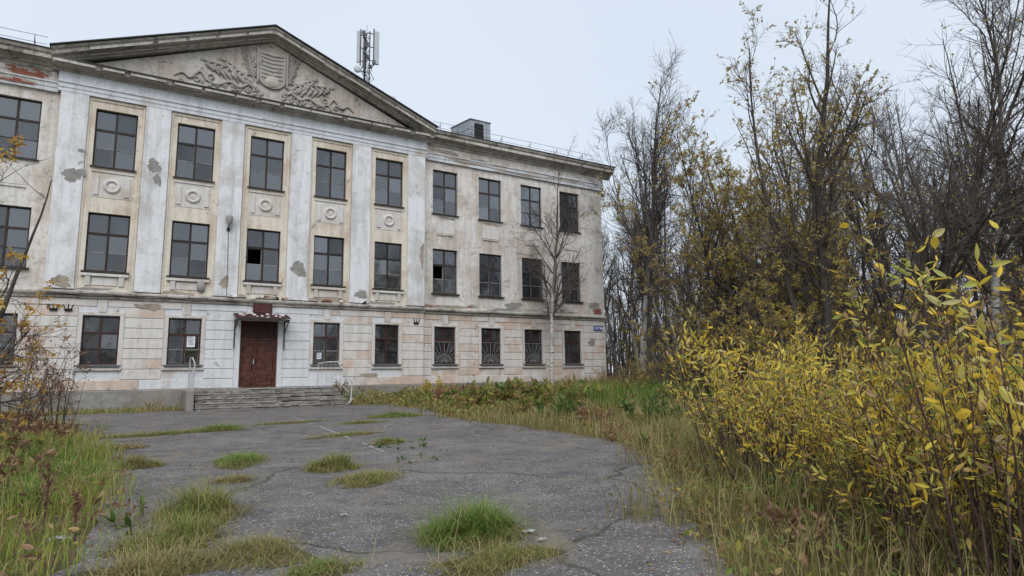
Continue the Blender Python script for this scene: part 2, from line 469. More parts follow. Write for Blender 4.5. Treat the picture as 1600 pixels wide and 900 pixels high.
# entablature
def extr(name, prof, x0, x1, mat, parent=BLD): return MB().profile_x(prof, x0, x1).build(name, mat, parent)
ar = lambda y0: [(y0+.05,12.40),(y0-.12,12.40),(y0-.12,12.55),(y0-.145,12.56),(y0-.145,12.71),(y0-.19,12.74),(y0-.19,12.79),(y0-.12,12.80),(y0+.05,12.80)]
fz = lambda y0: [(y0+.05,12.80),(y0-.115,12.801),(y0-.115,13.22),(y0+.05,13.22)]
for x0, x1, y0 in ((-XR-.10, XR+.10, 0), (-XE-.1, -XR-.11, PW), (XR+.11, XE+.1, PW)):
    extr('architrave', ar(y0), x0, x1, M['entab']); extr('frieze', fz(y0), x0, x1, M['entab'] if y0 == 0 else M['wing'])
# wing cornices, broken into lengths of weathered moulding
wc = lambda y0: [(y0+.05,13.20),(y0-.16,13.20),(y0-.18,13.30),(y0-.26,13.34),(y0-.30,13.42),(y0-.55,13.48),(y0-.58,13.66),(y0-.66,13.72),(y0-.70,13.84),(y0+.05,13.84)]
for s in (-1, 1):
    x = XR + .32
    while x < XE + .6:
        x2 = min(x + rng.uniform(1.6, 3.0), XE + .65); d = rng.uniform(-.012, .012)
        a, b = sorted((s * x, s * (x2 - .012)))
        MB().profile_x([(y + d, z) for y, z in wc(PW)], a, b).build('cornice', M['cornice'], BLD); MB().box(a+.01, b-.01, PW-.61, PW-.57, 13.50, 13.64).build('cornice_facing', M['cornice'] if rng.random() < .4 else M['facing'], BLD); x = x2  # most facings are paler, painting light onto the moulding edge
# pediment
PED = empty('pediment', (0, 0, 0), BLD)
hc = [(.05,13.20),(-.18,13.20),(-.20,13.27),(-.30,13.30),(-.50,13.33),(-.54,13.45),(-.60,13.50),(.05,13.50)]
x = -XR - .30
while x < XR + .28:
    x2 = min(x + rng.uniform(.9, 1.7), XR + .30); d = rng.uniform(-.018, .018)
    MB().profile_x([(y + d * (y < 0), z) for y, z in hc], x, x2 - .012).build('cornice_block', M['cornice'], PED); MB().box(x+rng.uniform(0,.05), x2-.012-rng.uniform(0,.25), -.585, -.54, 13.37, 13.47).build('cornice_facing', M['facing'], PED); x = x2  # pale facing strips paint a lit edge along the cornice
MB().box(-7.2, 7.2, -.64, .0, 13.503, 13.535).build('cornice_flashing', M['roofedge'], PED)
MB().slab_poly([(-7.35, 13.5), (7.35, 13.5), (0, 16.55)], 0.0, .35).build('tympanum', M['tymp'], PED)
TX, TZ0, TZ1 = 7.98, 13.42, 16.58
rk = [(.06,0),(-.14,0),(-.18,.06),(-.26,.09),(-.30,.14),(-.56,.17),(-.58,.30),(-.66,.35),(-.70,.43),(.06,.43)]
for s in (-1, 1):
    n = 7
    for k in range(n):
        t0, t1 = k / n, (k + 1) / n - (.0012 if k < n - 1 else 0)
        d = rng.uniform(-.01, .01)
        q = MB(); b = len(rk)
        for t in (t0, t1):
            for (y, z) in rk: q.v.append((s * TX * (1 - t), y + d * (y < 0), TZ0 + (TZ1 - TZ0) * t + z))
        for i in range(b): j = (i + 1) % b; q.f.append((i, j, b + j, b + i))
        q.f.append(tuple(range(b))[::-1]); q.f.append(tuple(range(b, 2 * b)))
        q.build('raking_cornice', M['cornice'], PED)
        if rng.random() < .9:                      # pale facing strip paints in the lit fascia edge, missing here and there
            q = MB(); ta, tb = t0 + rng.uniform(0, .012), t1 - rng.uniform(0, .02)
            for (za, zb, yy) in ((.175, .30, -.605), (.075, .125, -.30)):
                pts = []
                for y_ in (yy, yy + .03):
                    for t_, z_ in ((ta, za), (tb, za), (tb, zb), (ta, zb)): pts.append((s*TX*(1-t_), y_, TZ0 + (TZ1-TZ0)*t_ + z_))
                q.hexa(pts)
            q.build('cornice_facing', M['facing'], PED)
    q = MB()
    a, bb = (s * (TX + .05), TZ0 + .43), (0, TZ1 + .452)
    P8 = [(a[0],-.78,a[1]),(bb[0],-.78,bb[1]),(bb[0],9,bb[1]),(a[0],9,a[1])]
    q.hexa(P8 + [(x_, y_, z_ + .05) for x_, y_, z_ in P8]); q.build('gable_roof', M['roofedge'], PED)

# relief in the tympanum: shield, branches, furled banners and scrolls
rr = random.Random(3)
def oval_leaf(q, x, z, ang, L, w, y=-.03, h=.06):
    ca, sa = math.cos(ang), math.sin(ang)
    pts = [(0, 0, 0), (.35*L, -w/2, .3), (.35*L, w/2, .3), (.4*L, 0, 1), (.75*L, -w*.35, .3), (.75*L, w*.35, .3), (L, 0, .5)]
    q.add([(x + u*ca - v*sa, y - e*h, z + u*sa + v*ca) for u, v, e in pts], [(0,1,3),(0,3,2),(1,4,3),(3,5,2),(3,4,6),(3,6,5)])
def worm(q, pts, r, n=14, sides=7):
    pts = [Vector((x, y, z)) for x, y, z in pts]; P = []
    for i in range(len(pts) - 1):
        p0, p1, p2, p3 = pts[max(i-1,0)], pts[i], pts[i+1], pts[min(i+2, len(pts)-1)]
        for k in range(n // 2):
            t = k / (n // 2)
            P.append(.5 * ((2*p1) + (p2-p0)*t + (2*p0-5*p1+4*p2-p3)*t*t + (3*p1-p0-3*p2+p3)*t**3))
    P.append(pts[-1]); m = len(P)
    q.tube(P, [r * (.45 + .55 * math.sin(math.pi * min(1, (k + 1.5) / m))) for k in range(m)], sides)
q = MB(); q.slab_poly([(-.58,16.12),(-.50,14.62),(-.42,14.50),(-.22,14.36),(.10,14.29),(.38,14.36),(.56,14.52),(.63,14.62),(.62,16.12),(.40,16.02),(.02,15.99),(-.36,16.02)][::-1], -.14, .0)
q.slab_poly([(-.66,16.18),(-.60,14.45),(-.52,14.45),(-.56,16.10)][::-1], -.19, .0); q.slab_poly([(.62,16.16),(.66,14.45),(.74,14.45),(.72,16.20)][::-1], -.19, .0)
SH = q.build('relief_shield', M['relief'], PED, bevel=.015)
q = MB()
for k in range(7): q.tube([(-.46 + .008*k, -.15, 15.93 - .19*k), (.03, -.165, 15.87 - .19*k), (.52 - .004*k, -.15, 15.93 - .19*k)], .032 if k else .055, 7)
q.build('relief_rib', M['relief'], PED)
MB().lathe_y(.05, 14.62, [(0,-.24),(.16,-.22),(.27,-.17),(.31,-.13)], 18).build('relief_boss', M['tymp'], PED, smooth=True)
for s in (-1, 1):
    q = MB(); worm(q, [(s*.70,-.04,14.5),(s*.82,-.05,15.0),(s*.95,-.05,15.5),(s*1.10,-.04,16.0 if s < 0 else 15.85)], .045)
    for k in range(46):
        t = k / 46; x = s*(.72 + .38*t) ; z = 14.65 + 1.3*t
        side = 1 if k % 2 else -1
        oval_leaf(q, x, z, math.pi/2 - s*(.22) + side*rr.uniform(.5, 1.0), rr.uniform(.22, .36), .10, -.03, .09)
    q.build('relief_branch', M['relief'], PED)
    # furled banners: tight fans of folds behind a staff with a finial
    for n_, (x0, z0, x1, z1, nf, dr) in enumerate([(.85, 14.75, 2.62, 14.98, 7, .60), (.80, 14.45, 1.85, 15.18, 6, .52)]):
        q = MB(); worm(q, [(s*x0,-.05,z0),(s*(x0+x1)/2,-.06,(z0+z1)/2+.02),(s*x1,-.06,z1)], .05)
        oval_leaf(q, s*x1, z1, math.pi*(s < 0) + s*.2, .30, .17, -.04, .09)
        for k in range(nf):
            t = (k + .6) / nf; x = x0 + (x1 - x0)*t; z = z0 + (z1 - z0)*t; g = dr*(.55 + .45*math.sin(3*t))
            worm(q, [(s*x,-.03,z-.02),(s*(x+.10),-.06,z-g*.35),(s*(x-.06),-.06,z-g*.7),(s*(x-.16),-.03,max(13.98, z-g))], .085)
        q.build('relief_banner', M['relief'], PED, smooth=True)
    q = MB()
    worm(q, [(s*.5,-.03,14.12),(s*.9,-.06,14.30),(s*1.3,-.06,14.06),(s*1.7,-.06,14.22),(s*2.2,-.06,13.98),(s*2.6,-.05,14.10)], .075)
    worm(q, [(s*2.62,-.05,14.05),(s*2.85,-.06,14.42),(s*3.05,-.06,14.30),(s*3.25,-.06,14.06),(s*3.55,-.05,14.22),(s*3.85,-.04,14.02)], .07)
    for cx_, cz_, r_ in ((.62, 14.16, .10), (.95, 14.02, .09), (2.45, 14.28, .11), (3.0, 14.05, .10), (1.45, 13.96, .08)):
        worm(q, [(s*(cx_ + r_*math.cos(a)), -.05, cz_ + r_*math.sin(a)) for a in [i*1.0 for i in range(7)]], .045)
    q.build('relief_scroll', M['relief'], PED, smooth=True)
    q = MB()
    for k in range(16):
        oval_leaf(q, s*(.5 + .15*k), 13.86 + .08*math.sin(k*2.1), (.5 + .9*(k % 2))*1.3, .30, .14, -.02, .08)
    q.build('relief_acanthus', M['relief'], PED)

for o_ in PED.children:
    if o_.name.startswith('relief'): o_.scale.y = .8
# main roof: corrugated sheets, gutters edge, dormer, safety rail
ROOF = empty('roof', (0, 0, 0), BLD)
for s in (-1, 1):
    x0, x1 = XR + .15, XE + .75
    n = int((x1 - x0) / .028); xs = np.linspace(x0, x1, n)
    zc = .028 * np.sin(xs * 2 * math.pi / .165)
    rows = [(-.56, 13.885), (-.05, 14.05), (7.2, 16.35), (15, 13.9)]
    V = np.concatenate([np.stack([s * xs, np.full(n, y + PW), z + zc], 1) for y, z in rows])
    I = np.arange(n - 1); Q = np.concatenate([np.stack([r*n+I, r*n+I+1, (r+1)*n+I+1, (r+1)*n+I], 1) for r in range(len(rows) - 1)])
    mobj('corrugated_sheets', np_mesh('corrugated_sheets', V, Q, mats=[M['slate']], smooth=True), ROOF)
    a, b = sorted((s * (XR + .32), s * (XE + .70)))
    MB().box(a, b, PW - .74, PW - .10, 13.845, 13.872).build('drip_edge', M['roofedge'], ROOF)
    q = MB().hexa([(a,PW-.5,13.9),(b,PW-.5,13.9),(b,PW+7.2,16.27),(a,PW+7.2,16.27),(a,PW-.5,13.95),(b,PW-.5,13.95),(b,PW+7.2,16.31),(a,PW+7.2,16.31)])
    q.build('roof_boarding', M['roofedge'], ROOF)
    q = MB(); xx = XR + 1.0
    while xx < XE: q.tube([(s*xx, PW+.0, 13.95), (s*xx, PW+.0, 14.62)], .013, 5); q.bar((s*xx, PW, 14.5), (s*xx, PW+.5, 14.2), .02); xx += 1.9
    for z in (14.3, 14.6): q.tube([(s*(XR+.6), PW, z), (s*(XR+4), PW, z - .015), (s*(XE-4), PW, z + .01), (s*XE, PW, z)], .010, 5)
    q.build('safety_rail', M['mast'], ROOF)
# dormer: galvanised box with a black louvred opening
DM = empty('dormer', (11.6, 1.2, 14.2), BLD)
q = MB(); q.hexa([(-.69,0,0),(.60,0,0),(.60,2.5,.9),(-.69,2.5,.9),(-.69,0,1.43),(.60,0,1.43),(.60,2.5,1.76),(-.69,2.5,1.76)]); q.build('dormer_body', M['galv'], DM)
q = MB(); q.hexa([(-.74,-.06,1.432),(.65,-.06,1.432),(.65,2.6,1.79),(-.74,2.6,1.79),(-.74,-.06,1.47),(.65,-.06,1.47),(.65,2.6,1.83),(-.74,2.6,1.83)]); q.build('dormer_roof', M['galv'], DM)
MB().box(-.45, .13, -.03, .0, .36, 1.27).build('dormer_opening', M['black'], DM)
q = MB()
for k in range(6):
    z = .40 + .145*k; q.hexa([(-.45,-.06,z),(.13,-.06,z),(.13,-.033,z+.08),(-.45,-.033,z+.08),(-.45,-.06,z+.012),(.13,-.06,z+.012),(.13,-.033,z+.092),(-.45,-.033,z+.092)])
q.build('louvre', M['black'], DM)
q = MB()
for x_ in (-.6, .35): q.box(x_-.008, x_+.008, -.012, 0, .2, 1.43)
for z_ in (.55, 1.0): q.box(-.69, -.46, -.010, 0, z_, z_+.015); q.box(.14, .60, -.010, 0, z_, z_+.015)
q.bar((-.696,.1,.9),(-.696,2.4,1.3),.012); q.bar((-.696,.8,.35),(-.696,.8,1.5),.012); q.bar((-.696,1.6,.65),(-.696,1.6,1.62),.012)
q.build('seam', M['sill'], DM)

# ------------------------------------------------------------------ windows
UNIT = MB().box(-.5, .5, -.003, .003, 0, 1).mesh('pane', M['glass'])
cache = {}
def frame_mesh(f, w, h, key, mat):
    k = ('f', f, key)
    if k not in cache:
        q = MB(); e = .06; y0, y1 = .13, .20
        q.box(-w/2, -w/2+e, y0, y1, 0, h); q.box(w/2-e, w/2, y0, y1, 0, h); q.box(-w/2+e, w/2-e, y0, y1, h-e, h); q.box(-w/2+e, w/2-e, y0, y1, 0, e)
        q.box(-.04, .04, y0-.004, y1, e, h-e)
        zt = .645 * h; q.box(-w/2+e, -.04, y0-.008, y1, zt-.035, zt+.045); q.box(.04, w/2-e, y0-.008, y1, zt-.035, zt+.045)
        cache[k] = q.mesh('frame', mat)
    return cache[k]
def bars_mesh(f, w, h, pale):
    k = ('b', f, pale)
    if k not in cache:
        q = MB(); e = .06; zb = .325*h; zt = .645*h - .035; y0, y1 = .142, .19; s_ = .014
        for a, b in ((-w/2+e, -.04), (.04, w/2-e)):
            q.box(a, b, y0, y1, zb-.016, zb+.016)
            if pale:
                q.box(a, a+s_, y0+.004, y1, e, zb-.017); q.box(b-s_, b, y0+.004, y1, e, zb-.017); q.box(a+s_, b-s_, y0+.004, y1, e, e+s_)
                q.box(a, a+s_, y0+.004, y1, zb+.017, zt); q.box(b-s_, b, y0+.004, y1, zb+.017, zt); q.box(a+s_, b-s_, y0+.004, y1, zt-s_, zt)
        cache[k] = q.mesh('glazing_bar', M['palebar'] if pale else M['frame'])
    return cache[k]
M['palebar'] = flat('worn_pale_sash', (0.26, 0.25, 0.25), .8, .15, .5, 9)
def inner_mesh(f, w, h):
    if ('i', f) not in cache:
        q = MB(); y0, y1 = .22, .25; e = .085
        q.box(-w/2, -w/2+e, y0, y1, 0, h); q.box(w/2-e, w/2, y0, y1, 0, h); q.box(-w/2+e, w/2-e, y0, y1, h-e, h); q.box(-w/2+e, w/2-e, y0, y1, 0, e)
        q.box(-.055, .055, y0, y1, e, h-e); zt = .645*h; q.box(-w/2+e, w/2-e, y0+.003, y1-.003, zt-.05, zt+.06)
        zb = .325*h; q.box(-w/2+e, w/2-e, y0+.003, y1-.003, zb-.018, zb+.018)
        cache['i', f] = q.mesh('inner_frame', M['inner'])
    return cache['i', f]
def grille_mesh(f, w, h):
    if ('g', f) not in cache:
        q = MB(); hh = .60 * h; y = .105
        for k in range(11):
            a = R(12 + 15.6 * k); L = 9
            L = min((w/2-.07)/max(abs(math.cos(a)), 1e-3), (hh-.04)/max(math.sin(a), 1e-3))
            q.bar((0.10*math.cos(a), y, .06+.10*math.sin(a)), (L*math.cos(a), y, .04+L*math.sin(a)), .013)
        for r_ in (.12, .42):
            P_ = [(r_*math.cos(R(a)), y, .06+r_*math.sin(R(a))) for a in range(0, 181, 20)]
            for i in range(len(P_)-1): q.bar(P_[i], P_[i+1], .013)
        q.bar((-w/2+.06, y, hh), (w/2-.06, y, hh), .016)
        cache['g', f] = q.mesh('window_grille', M['grille'])
    return cache['g', f]
def curtain(w, z0, z1, parent, y=.27):
    n = 28; xs = np.linspace(-w/2, w/2, n); yy = y + .02*np.sin(xs*38) + .008*np.sin(xs*91)
    V = np.concatenate([np.stack([xs, yy, np.full(n, z0)], 1), np.stack([xs, yy, np.full(n, z1)], 1)])
    I = np.arange(n-1); return mobj('curtain', np_mesh('curtain', V, np.stack([I, I+1, n+I+1, n+I], 1), mats=[M['lace']], smooth=True), parent)

GRILLE = {(8.915,1),(11.619,1),(14.323,1),(-5.734,2),(-2.867,2),(-8.915,1)}
OPENPANE = {(8.915,2):[2],(0.0,2):[2]}
for c, side in COLS:
    for f in (1, 2, 3):
        if f == 1 and abs(c) < .1: continue
        z0, w, h = WIN[f]; y = 0 if side == 'C' else PW
        wd = empty('window', (c, y, z0), BLD)
        key, mt = ('w', M['frame_worn']) if (side != 'C' and f > 1) else (('r', M['frame_red']) if f == 1 else ('d', M['frame']))
        mobj('frame', frame_mesh(f, w, h, key, mt), wd)
        mobj('glazing_bar', bars_mesh(f, w, h, rng.random() < (.65 if f > 1 else .3)), wd)
        if f > 1 or side != 'C': mobj('inner_frame', inner_mesh(f, w, h), wd)
        e = .06; zr = [(e, .325*h-.016), (.325*h+.016, .645*h-.035), (.645*h+.045, h-e)]
        miss = OPENPANE.get((round(c, 3), f), [])
        for r_, (za, zb) in enumerate(zr):
            for s in (-1, 1):
                if r_*2 + (s > 0) in miss: continue
                pn = mobj('pane', UNIT, wd); pw = w/2 - e - .04
                pn.location = (s*(.04 + pw/2), .165, za); pn.scale = (pw, 1, zb-za)
                pn.rotation_euler = (rng.gauss(0, .012), 0, rng.gauss(0, .015))
        if (round(c, 3), f) in GRILLE: mobj('window_grille', grille_mesh(f, w, h), wd).location = (0, 0, 0) if f == 1 else (0, .135, 0)
        if (round(c, 2), f) in ((2.87, 2), (0.0, 2)): curtain(w-.16, .04, .32*h, wd)
        if f > 1 and (round(c, 2), f) not in ((2.87, 2), (0.0, 2), (2.87, 3)) and rng.random() < .38:
            cw = rng.uniform(.25, .6)*w; curtain(cw, rng.choice([.05, .05, .6*h]), h*.97, wd, .36).location.x = rng.choice([-1, 1])*(w/2 - cw/2 - .02)
        if (round(c, 2), f) in ((2.87, 3),): curtain(.5, .05, h*.95, wd, .45)
        if f == 3: MB().hexa([(-w/2-.07,-.10,-.055),(w/2+.07,-.10,-.055),(w/2+.07,.14,-.03),(-w/2-.07,.14,-.03),(-w/2-.07,-.10,-.015),(w/2+.07,-.10,-.015),(w/2+.07,.14,.012),(-w/2-.07,.14,.012)]).build('sill', M['sill_dark'], wd)
        else:
            MB().hexa([(-w/2-.09,-.13,-.07),(w/2+.09,-.13,-.07),(w/2+.09,.14,-.04),(-w/2-.09,.14,-.04),(-w/2-.09,-.13,-.012),(w/2+.09,-.13,-.012),(w/2+.09,.14,.012),(-w/2-.09,.14,.012)]).build('sill', M['sill'] if f == 1 else M['sill_dark'], wd)
        if f == 1:
            q = MB(); q.box(-w/2-.15, -w/2-.002, -.012, .03, -.02, h+.02); q.box(w/2+.002, w/2+.15, -.012, .03, -.02, h+.02); q.box(-w/2-.15, w/2+.15, -.010, .03, h+.021, h+.14)
            q.build('surround', M['panelw'], wd, bevel=.006)
            MB().box(-w/2-.16, w/2+.16, -.06, .03, -.22, -.10).build('plaster_ledge', M['panelw'], wd, bevel=.01)
            MB().hexa([(-.13,-.03,h+.15),(.13,-.03,h+.15),(.13,.03,h+.15),(-.13,.03,h+.15),(-.16,-.03,h+.61),(.16,-.03,h+.61),(.16,.03,h+.61),(-.16,.03,h+.61)]).build('keystone', M['panelw'], wd)
        if side == 'C' and f == 2:
            MB().box(-w/2-.08, w/2+.08, -.12, 0, -.21, -.10).build('plaster_ledge', M['panelw'], wd, bevel=.01)
            for s in (-1, 1):
                MB().hexa([(s*.55-.09,-.05,-.58),(s*.55+.09,-.05,-.58),(s*.55+.09,0,-.58),(s*.55-.09,0,-.58),(s*.55-.09,-.10,-.22),(s*.55+.09,-.10,-.22),(s*.55+.09,0,-.22),(s*.55-.09,0,-.22)]).build('console', M['panelw'], wd, bevel=.01)
            MB().box(-.42, .42, -.03, 0, -.56, -.24).build('apron', M['panelw'], wd, bevel=.01)
        if side == 'C' and f == 3:      # spandrel panel with a roundel between two flat bars
            SPN = empty('spandrel_panel', (c, 0, 7.75), BLD)
            q = MB(); q.box(-.68, .68, -.014, 0, .62, 1.62); q.box(-.72, .72, -.05, 0, 1.63, 1.70); q.build('panel_field', M['panelw'], SPN)
            MB().lathe_y(0, 1.10, [(.16,-.016),(.17,-.06),(.21,-.085),(.26,-.08),(.29,-.045),(.30,-.014)], 32).build('roundel', M['panelw'], SPN, smooth=True)
            MB().lathe_y(0, 1.10, [(0,-.045),(.07,-.04),(.12,-.025),(.16,-.016)], 24).build('roundel_dish', M['panelw'], SPN, smooth=True)
            for s in (-1, 1): MB().box(s*.52-.09, s*.52+.09, -.055, -.014, .70, 1.50).build('flat_bar', M['panelw'], SPN, bevel=.01)
        if side != 'C' and f == 3:
            SPN = empty('apron_panel', (c, PW, 8.5), BLD)
            MB().box(-.52, .52, -.018, 0, .08, .70).build('panel_field', M['panelw'], SPN, bevel=.006)
            MB().box(-.46, .46, -.05, 0, -.02, .03).build('panel_ledge', M['wing'], SPN)
        if side != 'C' and f == 2:
            SPN = empty('apron_panel', (c, PW, 4.75), BLD)
            MB().box(-.52, .52, -.018, 0, .08, .50).build('panel_field', M['panelw'], SPN, bevel=.006)

# ------------------------------------------------------------------ fallen plaster patches
def blob(cx, cz, w, h, seed, n=64, rough=.30):
    r2 = random.Random(seed); P = []
    ph = [r2.uniform(0, 6.28) for _ in range(6)]
    for k in range(n):
        a = 2*math.pi*k/n
        rr_ = 1 + rough*(.5*math.sin(2*a+ph[0]) + .45*math.sin(3*a+ph[1]) + .3*math.sin(5*a+ph[2]) + .25*math.sin(8*a+ph[3]) + .22*math.sin(13*a+ph[4]) + .2*math.sin(21*a+ph[5])) + r2.uniform(-.05, .05)
        P.append((cx + w/2*rr_*math.cos(a), cz + h/2*rr_*math.sin(a)))
    return P
for (x, z, w, h, y, mt, sd_) in [(-7.0,9.12,.72,.52,-.11,'cement',15),(-7.1,4.96,.62,.42,-.11,'brown_patch',5),(7.46,7.25,.24,1.05,-.11,'brown_patch',6),
     (-6.8,10.1,.26,.14,-.11,'cement',9),(-4.35,9.9,.5,.55,-.11,'cement',10),(-4.2,9.35,.28,.5,-.11,'cement',11),(1.5,6.1,.6,.7,-.11,'cement',12),(4.4,5.1,.5,.45,-.11,'cement',13),(-1.5,5.3,.3,.6,-.11,'brown_patch',14),
     (9.0,12.95,1.5,.22,PW-.115,'brown_patch',17),(10.9,12.86,.9,.12,PW-.115,'cement',18),(18.7,5.2,.9,.5,PW,'cement',19),(18.4,3.1,.55,.4,PW-.008,'cement',20),(-3.4,4.74,1.3,.16,-.002,'brown_patch',51),(-6.1,4.74,1.1,.12,-.002,'cement',52),(2.9,4.75,1.9,.2,-.002,'brown_patch',53),(5.3,4.74,1.6,.16,-.002,'cement',54),(9.2,4.75,2.0,.2,PW-.002,'brown_patch',55),(12.4,4.74,1.8,.16,PW-.002,'cement',56),(16.1,4.76,2.2,.2,PW-.002,'brown_patch',57),(10.2,12.62,2.8,.13,PW-.146,'brown_patch',58),(13.6,12.50,2.2,.12,PW-.122,'cement',59),(16.8,12.64,2.4,.12,PW-.146,'brown_patch',60),(3.0,9.40,.7,.13,-.002,'brown_patch',61),(.1,9.42,.5,.12,-.002,'brown_patch',62),(9.0,9.42,.9,.14,PW-.002,'cement',63),(11.7,9.40,1.1,.14,PW-.002,'brown_patch',64),(14.4,9.41,.8,.12,PW-.002,'cement',65),(17.0,9.41,.9,.12,PW-.002,'cement',66),(13.0,5.0,1.1,.35,PW,'cement',23),(-4.2,4.15,1.0,.2,-.012,'brown_patch',24),(4.9,1.35,.7,.2,-.012,'brown_patch',25),(-5.6,.5,2.0,.5,-.06,'cement',26)]:
    MB().slab_poly(blob(x, z, w, h, sd_)[::-1], y - .004, y + .01).build('bare_patch', M[mt], BLD)
def brickpatch(x, z, w, h, y, sd_):
    r2 = random.Random(sd_); o = MB().slab_poly(blob(x, z, w, h, sd_, 30, .2)[::-1], y-.004, y+.01).build('bare_patch', M['mortar'], BLD)
    q = MB(); zz = z - h/2 + .03; row = 0
    while zz < z + h/2 - .08:
        xx = x - w/2 + (.13 if row % 2 else 0) + .05
        while xx < x + w/2 - .25:
            u, v = (xx + .125 - x)/(w/2), (zz + .035 - z)/(h/2)
            if u*u + v*v < .95 and r2.random() < .82: q.box(xx, xx+.24, y - r2.uniform(.006, .022), y, zz, zz+.066)
            xx += .252
        zz += .078; row += 1
    b = q.build('brickwork', M['brick'], o); b['kind'] = 'stuff'
brickpatch(-8.75, 13.03, 1.5, .42, PW-.116, 31); brickpatch(-9.0, 12.58, 1.1, .2, PW-.146, 32)
brickpatch(7.9, 4.78, .9, .17, PW-.005, 33); brickpatch(10.5, 4.86, .6, .2, PW-.005, 34); brickpatch(18.9, 4.95, .7, .4, PW-.005, 35)
# loose plaster lying on the string course over the entrance
r2 = random.Random(12)
for k in range(26):
    x = r2.uniform(-1.5, 2.3) if k < 20 else r2.uniform(-3.9, 6.8); s = r2.uniform(.08, .26)
    q = MB(); q.hexa([(x-s,-.15,4.68),(x+s*r2.uniform(.6,1),-.15,4.68),(x+s,-.02,4.68),(x-s*.8,-.02,4.68),(x-s*r2.uniform(.3,.8),-.13,4.68+r2.uniform(.04,.16)),(x+s*.6,-.14,4.68+r2.uniform(.03,.14)),(x+s*.5,-.03,4.8),(x-s*.6,-.03,4.78)])
    q.build('plaster_chunk', r2.choice([M['pil'], M['panelw'], M['brown_patch'], M['rust'], M['black']]), BLD)
# cables slung along the string course
for k, (x0, x1, z, y) in enumerate([(-7.5, -.9, 4.45, -.17), (-7.5, -.9, 4.52, -.19), (1.0, 7.5, 4.47, -.17), (7.7, 19.2, 4.50, PW-.17)]):
    n = 18; P = [(x0+(x1-x0)*i/n, y - .01*math.sin(i*2.1+k), z + .03*math.sin(i*1.3+k*2)) for i in range(n+1)]
    MB().tube(P, .014, 5).build('cable', M['black'], BLD)

# ------------------------------------------------------------------ entrance: door, canopy
DR = empty('door', (0, .12, .87), BLD)
q = MB(); q.box(-.77,-.70,.0,.1,0,2.85); q.box(.68,.75,.0,.1,0,2.85); q.box(-.70,.68,.0,.1,2.78,2.85); q.box(-.70,.68,0,.1,2.02,2.10); q.build('door_frame', M['door'], DR)
MB().box(-.70,.68,.05,.09,2.10,2.78).build('transom_board', M['frame_red'], DR)
for s, (x0, x1) in ((-1, (-.695, -.165)), (1, (-.155, .675))):
    LF = MB().box(x0, x1, .03, .08, .01, 2.015).build('door_leaf', M['door'], DR)
    for za, zb in ((.13, .55), (.72, 1.88)):
        q = MB(); a, b = x0+.08, x1-.08; n = 10
        arch = [(a + (b-a)*i/n, zb - .06*(1-math.sin(math.pi*i/n))) for i in range(n+1)]
        low = [(b - (b-a)*i/n, za + (.10*abs(math.sin(math.pi*i/n)) if za > .6 else 0)) for i in range(n+1)]
        loop = [(x, .02, z) for x, z in arch + low]; q.tube(loop + [loop[0]], .016, 6, False)
        q.build('moulding', M['door'], LF, smooth=True)
        MB().box(a+.07, b-.07, .018, .03, za+.14, zb-.12).build('door_panel', M['door'], LF, bevel=.012)
MB().box(-.20, -.17, -.01, .03, .98, 1.20).build('lock_plate', M['whitepaint'], DR)
q = MB(); q.tube([(-.185,-.01,1.06),(-.185,-.05,1.06),(-.27,-.05,1.05)], .012, 6); q.build('handle', M['galv'], DR)
q = MB(); q.box(-.98,-.772,-.03,.03,.87,3.80); q.box(.752,.96,-.03,.03,.87,3.80); q.box(-.98,.96,-.028,.03,3.801,3.96); q.build('door_surround', M['gfw'], BLD, bevel=.008)
CN = empty('canopy', (0, 0, 0), BLD)
n = 60; xs = np.linspace(-1.1, 1.08, n); zc = .010*np.sin(xs*2*math.pi/.09)
V = np.concatenate([np.stack([xs, np.full(n, -.04), 4.02+zc], 1), np.stack([xs, np.full(n, -1.0), 3.76+zc], 1), np.stack([xs, np.full(n, -1.0), 3.745+zc], 1), np.stack([xs, np.full(n, -.04), 4.005+zc], 1)])
I = np.arange(n-1); mobj('corrugated_sheet', np_mesh('corrugated_sheet', V, np.concatenate([np.stack([r_*n+I, r_*n+I+1, (r_+1)*n+I+1, (r_+1)*n+I], 1) for r_ in (0,1,2)]), mats=[M['maroon']], smooth=True), CN)
q = MB(); q.box(-1.05, 1.03, -.97, -.90, 3.66, 3.72); q.box(-1.05,-.99,-.90,-.03,3.66,3.72); q.box(.97,1.03,-.90,-.03,3.66,3.72); q.build('canopy_frame', M['sill_dark'], CN)
for x in (-1.02, 1.0):
    q = MB(); q.bar((x,-.92,3.66),(x,-.06,3.20),.035); q.bar((x,-.05,3.70),(x,-.05,2.55),.035); q.bar((x,-.05,2.6),(x,-.16,2.6),.03); q.build('bracket', M['black'], CN)
r2 = random.Random(5); q = MB()
for k in range(22):
    x, y = r2.uniform(-.9, .9), r2.uniform(-.9, -.1); z = 4.03 + .27*y; s = r2.uniform(.03, .09)
    q.hexa([(x-s,y-s,z),(x+s,y-s,z),(x+s,y+s,z+.02),(x-s,y+s,z+.02),(x-s*.6,y-s*.5,z+s),(x+s*.7,y-s*.6,z+s*.8),(x+s*.5,y+s*.5,z+s),(x-s*.5,y+s*.4,z+s*.9)])
q.build('plaster_debris', M['facing'], CN)['kind'] = 'stuff'
